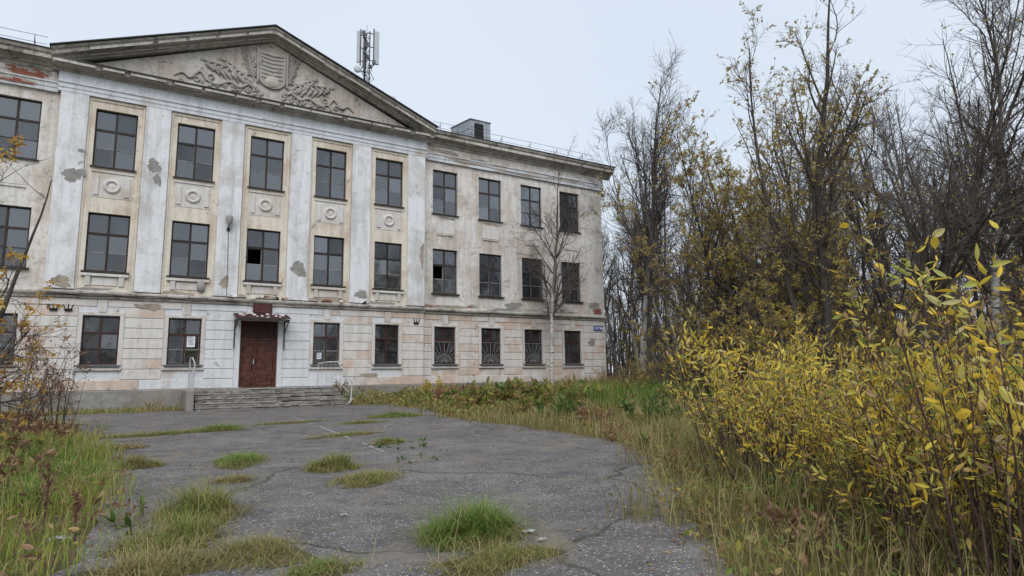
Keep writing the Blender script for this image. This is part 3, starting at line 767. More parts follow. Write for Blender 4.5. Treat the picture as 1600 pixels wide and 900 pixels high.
# ------------------------------------------------------------------ things fixed to or standing by the building
# broken concrete steps
ST = thing('entrance_steps', 'crumbling grey concrete entrance steps below the brown door', 'steps')
r2 = random.Random(21)
z0 = gp(-2) - .05; nst = 5; rise = (.87 - z0) / nst
def ragged_slab(x0, x1, yf, yb, z0, z1, seed, amp=.06):
    r3 = random.Random(seed); n = max(6, int((x1-x0)*7)); q = MB(); top, mid, bot = [], [], []
    ph = r3.uniform(0, 6)
    for i in range(n + 1):
        x = x0 + (x1 - x0) * i / n
        bite = max(0, math.sin(i*.35+ph)*.5 + math.sin(i*.9+2*ph)*.4 + r3.uniform(-.3, .35)) * amp
        top.append((x, yf + bite + r3.uniform(0, .015), z1 - (.018 if math.sin(i*.6+ph*3) > .85 else 0) - r3.uniform(0, .004)))
        mid.append((x, yf + r3.uniform(-.006, .006) + bite*.7, z1 - (z1-z0)*r3.uniform(.3, .5)))
        bot.append((x, yf + .02 + r3.uniform(-.01, .015), z0))
    b = 0
    V = bot + mid + top + [(x, yb, z1 - .01) for x, _, _ in top] + [(x, yb, z0) for x, _, _ in top]
    m = n + 1; Fs = []
    for r_ in range(4):
        for i in range(n): Fs.append((r_*m+i, r_*m+i+1, (r_+1)*m+i+1, (r_+1)*m+i))
    for e in (0, n): Fs.append(tuple(r_*m+e for r_ in range(5)))
    return q.add(V, Fs)
for k in range(nst):
    zt = z0 + rise*(k+1); yf = -2.75 + .28*k
    xa, xb = -2.55 + r2.uniform(-.02, .02), 2.95 + .05*(nst-k) + r2.uniform(-.03, .03)
    SP_ = ragged_slab(xa + .02, xb - .03, yf + .035, -.08, zt - rise - .02, zt - .05, 40+k, .03).build('step', M['concrete'], ST)  # darker concrete on the risers paints the shade below each nosing
    x = xa
    while x < xb - .2:                       # the nosing slabs, chipped and partly gone; paler tone paints their lit edge
        x2 = min(x + r2.uniform(1.2, 2.4), xb)
        if r2.random() < .86: ragged_slab(x, x2 - r2.uniform(.005, .03), yf + r2.uniform(-.01, .01), -.079 if k == nst-1 else yf + .30, zt - .052 + r2.uniform(-.004, .004), zt - .002*k, r2.randrange(9999), .035).build('tread', M['tread'], SP_)
        x = x2
for k in range(30):
    lv = r2.randrange(nst); x = r2.uniform(-2.4, 2.9); s = r2.uniform(.03, .10); y = -2.75 + .28*lv + r2.uniform(.05, .2); z = z0 + rise*(lv+1)
    MB().hexa([(x-s,y-s*.6,z-.01),(x+s,y-s*.5,z-.01),(x+s,y+s*.5,z-.01),(x-s,y+s*.6,z-.01),(x-s*.7,y-s*.3,z+s*.5),(x+s*.6,y-s*.4,z+s*.4),(x+s*.5,y+s*.3,z+s*.5),(x-s*.5,y+s*.4,z+s*.6)]).build('concrete_chunk', M['concrete'], ST)
MB().box(-2.86, -2.60, -2.5, -.07, -.05, .84).build('side_wall', M['plinth'], ST, bevel=.02)

HL = thing('handrail', 'single white pipe handrail post at the left of the steps', 'handrail', (-2.66, -2.2, .1))
MB().tube([(.02,0,-.1),(.0,0,.9),(.05,0,1.74)], .030, 8).build('post', M['whitepaint'], HL)
q = MB(); q.tube([(.05,0,1.74),(.03,.9,1.98),(.02,1.9,2.0)], .026, 8); q.build('top_rail', M['whitepaint'], HL)
for z in (.45, .75, 1.05, 1.35): MB().tube([(.02,0,z),(.03,1.9,z+.35)], .010, 6).build('crossbar', M['whitepaint'], HL)
MB().tube([(.02,1.9,.7),(.02,1.9,2.0)], .022, 8).build('post', M['whitepaint'], HL)
HR = thing('handrail', 'bent white pipe handrail at the right of the steps', 'handrail', (0, -1.6, 0))
q = MB().tube([(2.33,.9,.80),(2.35,.9,1.86),(2.36,.88,1.88)], .022, 8); q.build('post', M['whitepaint'], HR)
q = MB().tube([(2.35,.9,1.86),(2.65,.4,1.92),(2.93,0,1.93),(3.45,-.35,1.08)], .030, 8); q.build('top_rail', M['whitepaint'], HR)
q = MB().tube([(3.45,-.35,1.08),(3.47,-.36,.72),(3.38,-.5,.30),(3.30,-.5,.12)], .028, 8); q.build('post', M['whitepaint'], HR)
for t in range(6):
    x = 2.45 + .16*t; MB().tube([(x, .75-.16*t, 1.88 - max(0, x-2.93)*1.6), (x+.04, .75-.16*t, .95 - .09*t)], .010, 6).build('baluster', M['whitepaint'], HR)
MB().tube([(2.34,.9,1.30),(2.9,.1,1.22),(3.35,-.3,.62)], .012, 6).build('crossbar', M['whitepaint'], HR)
BD = tag(MB().hexa([(2.98,-2.75,.10),(3.10,-2.72,.10),(3.50,-2.15,.34),(3.40,-2.12,.34),(2.98,-2.78,.14),(3.10,-2.75,.14),(3.50,-2.18,.38),(3.40,-2.15,.38)]).build('loose_board', M['wood']), 'pale loose board leaning at the right foot of the steps', 'board')

def text_mesh(body, size, mat, name, parent, loc, ext=.003, align='CENTER'):
    c = bpy.data.curves.new(name, 'FONT'); c.body = body; c.size = size; c.extrude = ext; c.align_x = align; c.align_y = 'CENTER'
    o = bpy.data.objects.new(name, c); COL.objects.link(o)
    dg = bpy.context.evaluated_depsgraph_get(); me = bpy.data.meshes.new_from_object(o.evaluated_get(dg))
    bpy.data.objects.remove(o); me.materials.clear(); me.materials.append(mat)
    q = mobj(name, me, parent, loc); q.rotation_euler = (math.pi/2, 0, 0); return q
# maroon name board above the canopy: worn, illegible lines
PL = thing('name_plaque', 'maroon name board with faded lines above the entrance canopy', 'sign', (.06, -.04, 4.0))
MB().box(-.39, .39, -.03, 0, .0, .49).build('board', M['maroon'], PL, bevel=.006)
M['fadedgold'] = flat('faded_lettering', (0.20, 0.085, 0.07), .8, .2, .4, 30)
q = MB(); r2 = random.Random(2)
for k in range(5):
    x = -.30
    while x < .26:
        w = r2.uniform(.02, .07)
        q.box(x, x+w, -.034, -.03, .40-.075*k, .425-.075*k); x += w + .015
q.build('lettering', M['fadedgold'], PL)

# blue street sign by the corner
SG = thing('street_sign', 'small blue enamel street sign on the right corner of the facade', 'sign', (18.88, PW-.02, 3.78))
MB().box(-.33, .33, -.02, 0, 0, .30).build('plate', M['blue'], SG, bevel=.004)
q = MB(); r2 = random.Random(9)
for k, (x0, x1, z) in enumerate(((-.27, .10, .19), (-.27, .05, .09))):
    x = x0
    while x < x1: w = r2.uniform(.02, .05); q.box(x, x+w, -.024, -.02, z, z+.045); x += w + .012
q.box(.15, .27, -.024, -.02, .08, .22)
q.build('lettering', M['paper'], SG)

# lamps on the wall
LP = thing('wall_lamp', 'grey street lamp head on a thin conduit between upper windows', 'lamp', (-1.45, -.12, 4.7))
MB().tube([(.04,-.02,0),(.02,-.02,1.5),(-.01,-.02,2.9)], .012, 6).build('conduit', M['sill'], LP)
q = MB(); q.tube([(-.01,-.02,2.9),(-.01,-.10,3.0),(-.01,-.22,3.08)], .022, 7); q.box(-.07,.05,-.04,.0,2.80,2.95); q.build('bracket', M['black'], LP)
q = MB(); b = []
for r_, z_ in ((.05,3.02),(.09,3.10),(.13,3.20),(.15,3.32),(.14,3.40),(.08,3.46)): b.append((r_, z_))
for k in range(14):
    a = 2*math.pi*k/14
    for r_, z_ in b: q.v.append((-.01 + r_*math.cos(a), -.24 + r_*math.sin(a), z_))
for k in range(14):
    for j in range(len(b)-1): q.f.append((k*6+j, k*6+j+1, ((k+1)%14)*6+j+1, ((k+1)%14)*6+j))
q.build('lamp_head', M['lampgrey'], LP, smooth=True)
LB = thing('bulkhead_lamp', 'grey oval bulkhead lamp under a second-floor window left of the door', 'lamp', (-2.38, -.06, 4.82))
q = MB(); n = 16; prof = [(.17,.0),(.17,.05),(.14,.10),(.07,.14),(0,.15)]
for k in range(n):
    a = 2*math.pi*k/n
    for r_, y_ in prof: q.v.append((r_*.95*math.cos(a), -y_, .27 + r_*1.55*math.sin(a)))
for k in range(n):
    for j in range(4): q.f.append((k*5+j, k*5+j+1, ((k+1)%n)*5+j+1, ((k+1)%n)*5+j))
q.build('lamp_cover', M['lampgrey'], LB, smooth=True)
MB().box(-.13, .13, .0, .06, .05, .50).build('back_plate', M['sill'], LB)

# flag holders: black sockets fanned three to a plate
for (x, z, lab) in ((-7.25, 3.86, 'leftmost black three-pronged flag holder under the string course'), (-6.80, 3.86, 'black three-pronged flag holder above and left of the first ground-floor window'), (7.2, 3.80, 'black flag holder with rust stain on the right edge of the middle block')):
    FH = thing('flag_holder', lab, 'flag holder', (x, -.01, z), group='flag holders on the facade')
    MB().box(-.12, .12, -.04, 0, .0, .09).build('plate', M['black'], FH)
    for a in (-.38, 0, .38):
        MB().tube([(a*.22,-.05,.05),(a*.42,-.13,.24)], .020, 7).build('socket', M['black'], FH)

# papers behind the panes
for (x, z, w, h, y, lab) in ((-2.62, 2.57, .30, .44, .155, 'white paper notice on the pane of the window left of the door'), (2.58, 2.09, .20, .28, .155, 'white paper sheet low in the window right of the door')):
    n = 6; V = []; Fs = []
    for i in range(n):
        for j in range(n): V.append((x + w*(i/(n-1)-.5), y - .004 - .004*math.sin(i*1.1+j*.7), z + h*j/(n-1)))
    for i in range(n-1):
        for j in range(n-1): Fs.append((i*n+j, (i+1)*n+j, (i+1)*n+j+1, i*n+j+1))
    PP = thing('paper_notice', lab, 'paper', (0, 0, 0)); MB().add(V, Fs).build('sheet', M['paper'], PP, smooth=True)
    q = MB()
    for k in range(6 if h > .3 else 4): q.box(x-w*.36, x+w*.36*(1 if k % 3 else .6), y-.012, y-.010, z+h*.85-k*.055, z+h*.85-k*.055+.016)
    q.build('print', M['sill'], PP)

# antenna mast on the roof
MS = thing('antenna_mast', 'mobile antenna mast with pale panels on the roof behind the pediment', 'antenna', (6.37, 6.0, 15.7))
q = MB(); LG = [(-.16,-.1),(.16,-.1),(0,.2)]
for a, b in LG: q.tube([(a,b,0),(a,b,6.3)], .035, 6)
for k in range(14):
    z = .2 + .44*k
    for i in range(3):
        j = (i+1) % 3; q.tube([(*LG[i], z), (*LG[j], z+.44)], .014, 4); q.tube([(*LG[i], z), (*LG[j], z)], .012, 4)
q.build('lattice', M['mast'], MS)
for (x, y, z0_, z1_, w, d) in ((-.56,-.15,4.1,6.15,.17,.12),(.58,-.1,4.3,6.45,.30,.14),(.05,.55,4.2,6.3,.26,.12)):
    MB().box(x-w/2, x+w/2, y-d/2, y+d/2, z0_, z1_).build('panel_antenna', M['antenna'], MS, bevel=.03)
    q = MB(); q.tube([(x*.72,y*.7,z0_-.1),(x*.72,y*.7,z1_+.15)], .04, 6)
    for z in (z0_+.2, (z0_+z1_)/2, z1_-.2): q.bar((0,0,z), (x,y,z), .04)
    q.build('antenna_pipe', M['mast'], MS)
r2 = random.Random(8)
for k in range(9):
    x, y, z = r2.uniform(-.3, .38), r2.uniform(-.3, -.1), 3.6 + .3*k
    MB().box(x-.09, x+.09, y-.08, y+.06, z, z+r2.uniform(.15, .3)).build('radio_unit', M['mast'] if k % 2 else M['sill'], MS, bevel=.01)
for k in range(4):
    x = -.3 + .2*k; MB().tube([(x,-.15,4.0),(x-.12,-.25,3.6),(x+.1,-.2,3.3),(.0,-.1,2.8)], .022, 5).build('feeder_cable', M['black'], MS)
def dish(parent, x, y, z, r_):
    q = MB().lathe_y(x, z, [(0,y),(r_*.6,y-.015),(r_,y-.06),(r_,y-.10),(r_*.5,y-.13),(0,y-.135)], 20); return q.build('dish_antenna', M['antenna'], parent, smooth=True)
dish(MS, -.62, -.2, 3.62, .21)
MB().bar((-.62,-.2,3.62), (0,0,3.7), .04).build('dish_arm', M['mast'], MS)
MB().tube([(0,0,6.3),(0,0,6.75)], .012, 5).build('lightning_rod', M['mast'], MS)
SD = thing('satellite_dish', 'small pale satellite dish behind the right slope of the pediment', 'dish', (6.9, 3.0, 14.5))
dish(SD, 0, 0, 2.05, .24); MB().tube([(0,.05,0),(0,.05,1.7),(0,.0,2.0)], .03, 7).build('stand', M['mast'], SD)
# ------------------------------------------------------------------ ground, asphalt
YARD = [(-7.4,-2.0),(-6.9,-5.0),(-6.2,-8.5),(-5.5,-12.4),(-5.0,-16.0),(-4.9,-19.0),(-4.85,-20.4),(-4.95,-21.9),(-5.1,-23.0),(-5.7,-26.0),(-6.4,-32.0),(-1.6,-32.0),(-1.75,-28.5),(-1.35,-25.9),(-.75,-24.9),(.15,-24.0),(1.1,-23.1),(2.3,-21.2),(3.2,-19.2),(3.4,-16.2),(3.2,-13.0),(4.1,-10.0),(4.5,-7.0),(4.9,-4.2),(4.0,-2.3),(-2.6,-2.2)]
def ragged(poly, step, amp, seed):
    r3 = random.Random(seed); out = []
    for i in range(len(poly)):
        a, b = poly[i], poly[(i+1) % len(poly)]; L = math.hypot(b[0]-a[0], b[1]-a[1]); n = max(1, int(L/step))
        for k in range(n):
            t = k/n; out.append((a[0]+(b[0]-a[0])*t + r3.uniform(-amp, amp), a[1]+(b[1]-a[1])*t + r3.uniform(-amp, amp)))
    return out
YP = ragged(ragged(YARD, .9, .17, 5), .14, .045, 3)
YA = np.array(YP)
def inside(x, y, poly=YA):
    x, y = np.asarray(x), np.asarray(y); c = np.zeros(x.shape, bool); j = len(poly) - 1
    for i in range(len(poly)):
        xi, yi = poly[i]; xj, yj = poly[j]
        c ^= ((yi > y) != (yj > y)) & (x < (xj-xi)*(y-yi)/(yj-yi+1e-12)+xi); j = i
    return c
def edge_dist(x, y, poly=np.array(YARD)):
    d = np.full(np.shape(x), 1e9)
    for i in range(len(poly)):
        a, b = poly[i], poly[(i+1) % len(poly)]; e = b - a
        t = np.clip(((x-a[0])*e[0] + (y-a[1])*e[1])/(e@e), 0, 1)
        d = np.minimum(d, np.hypot(x-a[0]-t*e[0], y-a[1]-t*e[1]))
    return d
def bumps(x, y): return .5+.25*np.sin(x*1.3+.7*np.sin(y*.9))+.15*np.sin(y*2.1+x*.6)+.10*np.sin(x*4.3+y*3.1)
def gh(x, y):
    x, y = np.asarray(x, float), np.asarray(y, float)
    base = gp(y); d = np.where(inside(x, y, np.array(YARD)), 0, edge_dist(x, y))
    w = np.clip((d-.25)/1.2, 0, 1); house = (y > -1.2) & (np.abs(x) < 20)
    return base + w*.13*bumps(x, y)*np.where(house, .25, 1) - .012*(1-w)
xs = np.concatenate([np.linspace(-400,-40,10), np.linspace(-36,-13,14), np.arange(-12,13,.4), np.linspace(13.6,60,60), np.linspace(70,500,14)])
ys = np.concatenate([np.linspace(-300,-45,8), np.linspace(-42,-30,12), np.arange(-29.5,1,.4), np.linspace(1.5,40,34), np.linspace(50,500,14)])
X, Y = np.meshgrid(xs, ys); nx, ny = len(xs), len(ys)
V = np.stack([X.ravel(), Y.ravel(), gh(X.ravel(), Y.ravel())], 1)
far = np.hypot(V[:,0]+4, V[:,1]+28) > 150; V[far, 2] = gp(V[far, 1])*0 + .3
I, J = np.meshgrid(np.arange(nx-1), np.arange(ny-1)); b = (J*nx+I).ravel()
t = MT('soil_and_thatch', .95, .1)
n1 = t.noise(1.1, 8, .65); n2 = t.noise(14, 8, .7)
c = t.ramp(n1, [(.3, (.075,.060,.038)), (.5, (.11,.10,.045)), (.7, (.15,.12,.065))])
c = t.mix(t.ramp(n2, [(.4, 0.0), (.7, .55)]), c, (.15, .12, .065)); t.color(c); t.bump(n2, .8, .05); M['soil'] = t.m
GR = tag(mobj('ground', np_mesh('ground', V, np.stack([b, b+1, b+nx+1, b+nx], 1), mats=[M['soil']], smooth=True)), kind='structure')

t = MT('old_asphalt', .9, .2)
big = t.noise(.55, 8, .68, dist=1.2); mid = t.noise(2.6, 7, .65)
c = t.ramp(big, [(.3, (.104,.096,.093)), (.5, (.140,.130,.125)), (.7, (.190,.177,.168))])
c = t.mix(t.ramp(mid, [(.38, .6), (.62, 0.0)]), c, (.062,.058,.060))
vc = t.voro(62, out='Color'); vd = t.voro(62)
sx = t.n.new('ShaderNodeSeparateColor'); t.l.new(vc, sx.inputs[0])
stone = t.math('MULTIPLY', t.ramp(t.math('ADD', sx.outputs[0], t.math('MULTIPLY', t.math('SUBTRACT', big, .5), 1.1)), [(.60, 0.0), (.78, 1.0)]), t.ramp(vd, [(.36, 1.0), (.58, 0.0)]))
c = t.mix(t.math('MULTIPLY', stone, .9), c, t.ramp(sx.outputs[1], [(0, (.19,.18,.18)), (.6, (.31,.30,.295)), (1, (.60,.58,.56))]))
vc2 = t.voro(26, out='Color'); vd2 = t.voro(26); s2 = t.n.new('ShaderNodeSeparateColor'); t.l.new(vc2, s2.inputs[0])
st2 = t.math('MULTIPLY', t.ramp(s2.outputs[0], [(.90, 0.0), (.93, 1.0)]), t.ramp(vd2, [(.22, 1.0), (.34, 0.0)]))
c = t.mix(t.math('MULTIPLY', st2, .85), c, (.42,.41,.40))
pit = t.math('MULTIPLY', t.ramp(sx.outputs[2], [(.70, 0.0), (.85, 1.0)]), t.ramp(vd, [(.2, 1.0), (.5, 0.0)]))
c = t.mix(t.math('MULTIPLY', pit, .7), c, (.035,.034,.037))
wv = t.n.new('ShaderNodeVectorMath'); wv.operation = 'ADD'; t.l.new(t.pos(), wv.inputs[0])
nz = t.n.new('ShaderNodeTexNoise'); nz.inputs['Scale'].default_value = .9; nz.inputs['Detail'].default_value = 8; t.l.new(t.pos(), nz.inputs['Vector'])
sc_ = t.n.new('ShaderNodeVectorMath'); sc_.operation = 'SCALE'; sc_.inputs['Scale'].default_value = .9; t.l.new(nz.outputs['Color'], sc_.inputs[0]); t.l.new(sc_.outputs[0], wv.inputs[1])
ck = t.voro(.24, 'DISTANCE_TO_EDGE', vec=wv.outputs[0])
c = t.mix(t.ramp(ck, [(.0022, .9), (.006, 0.0)]), c, (.045,.042,.036))
moss = t.math('MULTIPLY', t.ramp(ck, [(.004, 1.0), (.016, 0.0)]), t.ramp(mid, [(.5, 0.0), (.62, .5)]))
c = t.mix(moss, c, (.075,.080,.035))
silt = t.ramp(t.noise(.8, 9, .7, t.scaled((1, 1, 1), (9, 4, 0)), .8), [(.52, 0.0), (.64, .75)]); c = t.mix(silt, c, (.19,.165,.135))
mo2 = t.ramp(t.noise(1.3, 9, .75, t.scaled((1, 1, 1), (2, 14, 0)), .6), [(.60, 0.0), (.68, .55)]); c = t.mix(mo2, c, (.085,.088,.040))
t.color(c)
hgt = t.math('SUBTRACT', t.math('ADD', t.math('MULTIPLY', stone, .4), t.math('MULTIPLY', mid, 1.2)), t.ramp(ck, [(.0015, 1.2), (.005, 0.0)]))
t.bump(hgt, .6, .012); M['asphalt'] = t.m
bm = bmesh.new(); vsx = [bm.verts.new((x, y, gp(y) + .006)) for x, y in YP]; bm.faces.new(vsx); bmesh.ops.triangulate(bm, faces=bm.faces[:]); bmesh.ops.recalc_face_normals(bm, faces=bm.faces)
me = bpy.data.meshes.new('asphalt_yard'); bm.to_mesh(me); bm.free(); me.materials.append(M['asphalt'])
if me.polygons[0].normal.z < 0: me.flip_normals()
tag(mobj('asphalt_yard', me), kind='structure')

# worn painted line
t = MT('worn_line_paint', .85, .2); nn = t.noise(7, 8, .75)
t.color(t.mix(t.ramp(nn, [(.44, 0.0), (.56, 1.0)]), (.115,.112,.122), (.36,.36,.37))); M['line'] = t.m
def strip(pts, w):
    q = MB()
    for (x0, y0), (x1, y1) in zip(pts[:-1], pts[1:]):
        d = Vector((x1-x0, y1-y0)).normalized(); nx_, ny_ = -d.y*w/2, d.x*w/2
        q.quad((x0-nx_,y0-ny_,gp(y0)+.011),(x1-nx_,y1-ny_,gp(y1)+.011),(x1+nx_,y1+ny_,gp(y1)+.011),(x0+nx_,y0+ny_,gp(y0)+.011))
    o = q.build('painted_line', M['line'], recalc=False); return tag(o, kind='structure')
strip([(-.30,-8.3),(-.55,-11.9)], .07); strip([(-.60,-12.6),(-.85,-16.0)], .07); strip([(-.88,-16.5),(-1.03,-18.4)], .06)
strip([(1.6+1.0*math.cos(a*.25), -14.2+1.3*math.sin(a*.25)) for a in range(3, 16)], .05)

# ------------------------------------------------------------------ vegetation toolkit (all numpy)
def leafmat(name, stops, trans=.35, rough=.6, noise=None):
    t = MT(name, rough, .25); c = t.ramp(t.island(), stops)
    if noise: c = t.mix(t.ramp(t.noise(noise[0], 4, .6), [(.40, 0.0), (.62, noise[2])]), c, noise[1])
    t.color(c)
    tr = t.n.new('ShaderNodeBsdfTranslucent'); t.set(tr.inputs[0], c)
    mx = t.n.new('ShaderNodeMixShader'); mx.inputs[0].default_value = trans
    t.l.new(t.b.outputs[0], mx.inputs[1]); t.l.new(tr.outputs[0], mx.inputs[2]); t.l.new(mx.outputs[0], t.out.inputs['Surface'])
    return t.m
M['tanleaf'] = leafmat('tan_autumn_leaf', [(0, (.22,.15,.07)), (.35, (.40,.29,.10)), (.7, (.52,.40,.14)), (1, (.38,.35,.13))], .45)
M['ochreleaf'] = leafmat('ochre_willow_leaf', [(0, (.28,.19,.08)), (.3, (.50,.35,.085)), (.65, (.58,.45,.11)), (1, (.38,.37,.11))], .45)
M['yellowleaf'] = leafmat('yellow_willow_leaf', [(0, (.30,.18,.10)), (.10, (.50,.35,.17)), (.16, (.76,.50,.05)), (.50, (.78,.60,.09)), (.72, (.62,.55,.14)), (.88, (.32,.37,.08)), (1, (.66,.54,.28))])
M['mixleaf'] = leafmat('mixed_willow_leaf', [(0, (.24,.15,.10)), (.25, (.36,.25,.15)), (.4, (.50,.36,.07)), (.6, (.46,.40,.10)), (.8, (.25,.31,.08)), (1, (.16,.22,.06))])
M['brownleaf'] = leafmat('brown_dry_leaf', [(0, (.14,.075,.05)), (.5, (.27,.15,.10)), (.8, (.38,.25,.16)), (1, (.42,.31,.12))])
M['rowanleaf'] = leafmat('orange_rowan_leaf', [(0, (.34,.17,.06)), (.4, (.54,.30,.07)), (.75, (.62,.42,.08)), (1, (.48,.38,.09))], .45)
M['herbleaf'] = leafmat('weed_leaf', [(0, (.22,.13,.07)), (.3, (.36,.25,.11)), (.5, (.26,.24,.07)), (.65, (.17,.23,.055)), (.88, (.14,.22,.05)), (1, (.50,.40,.09))])
M['greenleaf'] = leafmat('green_weed_leaf', [(0, (.05,.09,.025)), (.6, (.09,.16,.04)), (1, (.16,.22,.06))])
M['grass'] = leafmat('autumn_grass', [(0, (.40,.31,.16)), (.16, (.28,.22,.085)), (.30, (.22,.26,.06)), (.8, (.14,.22,.045)), (1, (.28,.30,.08))], .3, .6, (.9, (.34,.26,.12), .5))
M['drygrass'] = leafmat('dry_autumn_grass', [(0, (.22,.13,.08)), (.3, (.42,.32,.17)), (.55, (.31,.26,.09)), (.8, (.18,.22,.055)), (1, (.48,.38,.21))], .3, .6, (.55, (.17,.20,.05), .4))
M['vergegrass'] = leafmat('verge_grass', [(0, (.44,.36,.16)), (.14, (.34,.29,.09)), (.26, (.28,.32,.06)), (.8, (.19,.28,.05)), (1, (.36,.38,.09))], .35, .6, (.9, (.36,.29,.12), .35))
M['lushgrass'] = leafmat('lush_green_grass', [(0, (.42,.34,.16)), (.18, (.28,.26,.08)), (.24, (.15,.23,.045)), (.65, (.12,.23,.04)), (1, (.22,.30,.06))], .3)
t = MT('birch_bark', .8, .2); nv = t.noise(1.0, 8, .7, t.scaled((4, 4, 14))); nb = t.noise(1.0, 6, .6, t.scaled((1.5, 1.5, 1.2)))
c = t.mix(t.ramp(nv, [(.50, 0.0), (.60, 1.0)]), (.50,.48,.455), (.05,.045,.042)); c = t.mix(t.ramp(nb, [(.50, 0.0), (.66, .9)]), c, (.13,.115,.10)); oc = t.n.new('ShaderNodeTexCoord'); oz = t.n.new('ShaderNodeSeparateXYZ'); t.l.new(oc.outputs['Object'], oz.inputs[0])
hz = t.math('ADD', oz.outputs[2], t.math('MULTIPLY', t.math('SUBTRACT', nb, .5), 6.0)); c = t.mix(t.ramp(t.math('DIVIDE', hz, 10.0), [(.42, 0.0), (.70, .88)]), c, (.075,.066,.06)); t.color(c); t.bump(nv, .4, .02); M['birch'] = t.m
t = MT('grey_birch_bark', .85, .15); nv = t.noise(1.0, 8, .7, t.scaled((5, 5, 9))); t.color(t.ramp(nv, [(.35, (.07,.063,.058)), (.55, (.16,.148,.138)), (.72, (.32,.31,.295))])); t.bump(nv, .5, .02); M['greybark'] = t.m
t = MT('dark_bark', .9, .1); nv = t.noise(1.0, 8, .7, t.scaled((12, 12, 3))); t.color(t.ramp(nv, [(.3, (.045,.038,.034)), (.6, (.105,.090,.080)), (.8, (.17,.15,.135))])); t.bump(nv, .7, .03); M['bark'] = t.m
M['twig'] = flat('twig', (.135, .115, .105), .85, .1, .4, 3)
M['redtwig'] = flat('reddish_twig', (.085, .052, .045), .8, .15, .4, 5)

def unit(v): return v / (np.linalg.norm(v, axis=-1, keepdims=True) + 1e-9)
def grow(rs, S, D, L, r0, k, wander, up, rend=.25):
    N = len(S); P = np.zeros((N, k+1, 3)); P[:,0] = S; d = unit(D)
    for i in range(k):
        d = unit(d + rs.normal(0, wander, (N,3)) + np.array([0,0,1.])*up); P[:,i+1] = P[:,i] + d*(L/k)[:,None]
    tt = np.linspace(0, 1, k+1)[None]; Rd = r0[:,None]*(1-(1-rend)*tt)
    return P, Rd
def kids(rs, P, Rd, L, n, tmin, tmax, ang, ratio, rr=.55, taper=.6, rmin=.004, pw=1.0):
    N, k1 = P.shape[:2]; k = k1-1; w = L**pw; w = w/w.sum()
    pi = rs.choice(N, n, p=w); tt = tmin + (tmax-tmin)*rs.random(n); f = tt*k; i = np.minimum(f.astype(int), k-1); u = (f-i)[:,None]
    S = P[pi,i]*(1-u) + P[pi,i+1]*u; T = unit(P[pi,i+1]-P[pi,i]); q = rs.normal(0,1,(n,3)); q = unit(q - (q*T).sum(1,keepdims=True)*T)
    a = np.radians(ang*(.65+.7*rs.random(n)))[:,None]; D = T*np.cos(a) + q*np.sin(a)
    Ln = L[pi]*ratio*(1-taper*tt)*(.6+.7*rs.random(n)); R_ = Rd[pi,i]*(1-u[:,0]) + Rd[pi,i+1]*u[:,0]
    return S, D, Ln, np.maximum(np.minimum(R_*rr, Ln*.02+.003), rmin)
def tubes(P, Rd, sides):
    N, k1 = P.shape[:2]; T = np.empty_like(P); T[:,1:-1] = P[:,2:]-P[:,:-2]; T[:,0] = P[:,1]-P[:,0]; T[:,-1] = P[:,-1]-P[:,-2]; T = unit(T)
    ref = np.where(np.abs(T[...,2:3]) < .9, np.array([0,0,1.]), np.array([1.,0,0])); U = unit(np.cross(T, ref)); W_ = np.cross(T, U)
    a = np.arange(sides)*2*math.pi/sides
    V = P[:,:,None] + (U[:,:,None]*np.cos(a)[None,None,:,None] + W_[:,:,None]*np.sin(a)[None,None,:,None])*Rd[:,:,None,None]
    idx = np.arange(N*k1*sides).reshape(N, k1, sides); A = idx[:,:-1]; B = idx[:,1:]
    Q = np.stack([A, np.roll(A,-1,2), np.roll(B,-1,2), B], -1).reshape(-1,4)
    return V.reshape(-1,3), Q
def joinq(parts):
    Vs, Qs, o = [], [], 0
    for v, q in parts: Vs.append(v); Qs.append(q+o); o += len(v)
    return np.concatenate(Vs), np.concatenate(Qs)
def leafquads(rs, Pt, D, L, w):
    """lance-shaped leaf on a curved, folded midrib"""
    n = len(Pt); D = unit(D); q = rs.normal(0,1,(n,3)); S = unit(q - (q*D).sum(1,keepdims=True)*D); Nn = np.cross(D, S)
    L, w = L[:,None], w[:,None]; fold = (.1+.3*rs.random((n,1)))*w; cur = rs.normal(.1,.22,(n,1))*L; side = rs.normal(0,.10,(n,1))*L
    mid = lambda t: Pt + D*L*t - Nn*(cur*t*t) + S*(side*t*t)
    rows = [mid(0)]
    for t, ww in ((.22,.36),(.5,.5),(.78,.30)): m_ = mid(t); rows += [m_-Nn*fold*ww*2*.6, m_+S*w*ww, m_-S*w*ww]
    rows.append(mid(1)); V = np.stack(rows, 1).reshape(-1,3); o = (np.arange(n)*11)[:,None]
    T = [[0,2,1],[0,1,3],[7,8,10],[7,10,9]]
    for a_ in (1, 4): T += [[a_,a_+1,a_+4],[a_,a_+4,a_+3],[a_,a_+3,a_+5],[a_,a_+5,a_+2]]
    return V, np.concatenate([o+np.array([t_]) for t_ in T], 0)
def simpleleaf(rs, Pt, D, L, w):
    n = len(Pt); D = unit(D); q = rs.normal(0,1,(n,3)); S = unit(q - (q*D).sum(1,keepdims=True)*D); Nn = np.cross(D, S); L, w = L[:,None], w[:,None]
    V = np.stack([Pt, Pt+D*L*.45+S*w*.5+Nn*w*.12, Pt+D*L, Pt+D*L*.45-S*w*.5+Nn*w*.12], 1).reshape(-1,3)
    return V, np.arange(n*4).reshape(n,4)
def on_lines(rs, P, n, tmin=.2):
    N, k1 = P.shape[:2]; pi = rs.integers(0, N, n); f = (tmin+(1-tmin)*rs.random(n))*(k1-1); i = np.minimum(f.astype(int), k1-2); u = (f-i)[:,None]
    return P[pi,i]*(1-u)+P[pi,i+1]*u, unit(P[pi,i+1]-P[pi,i])

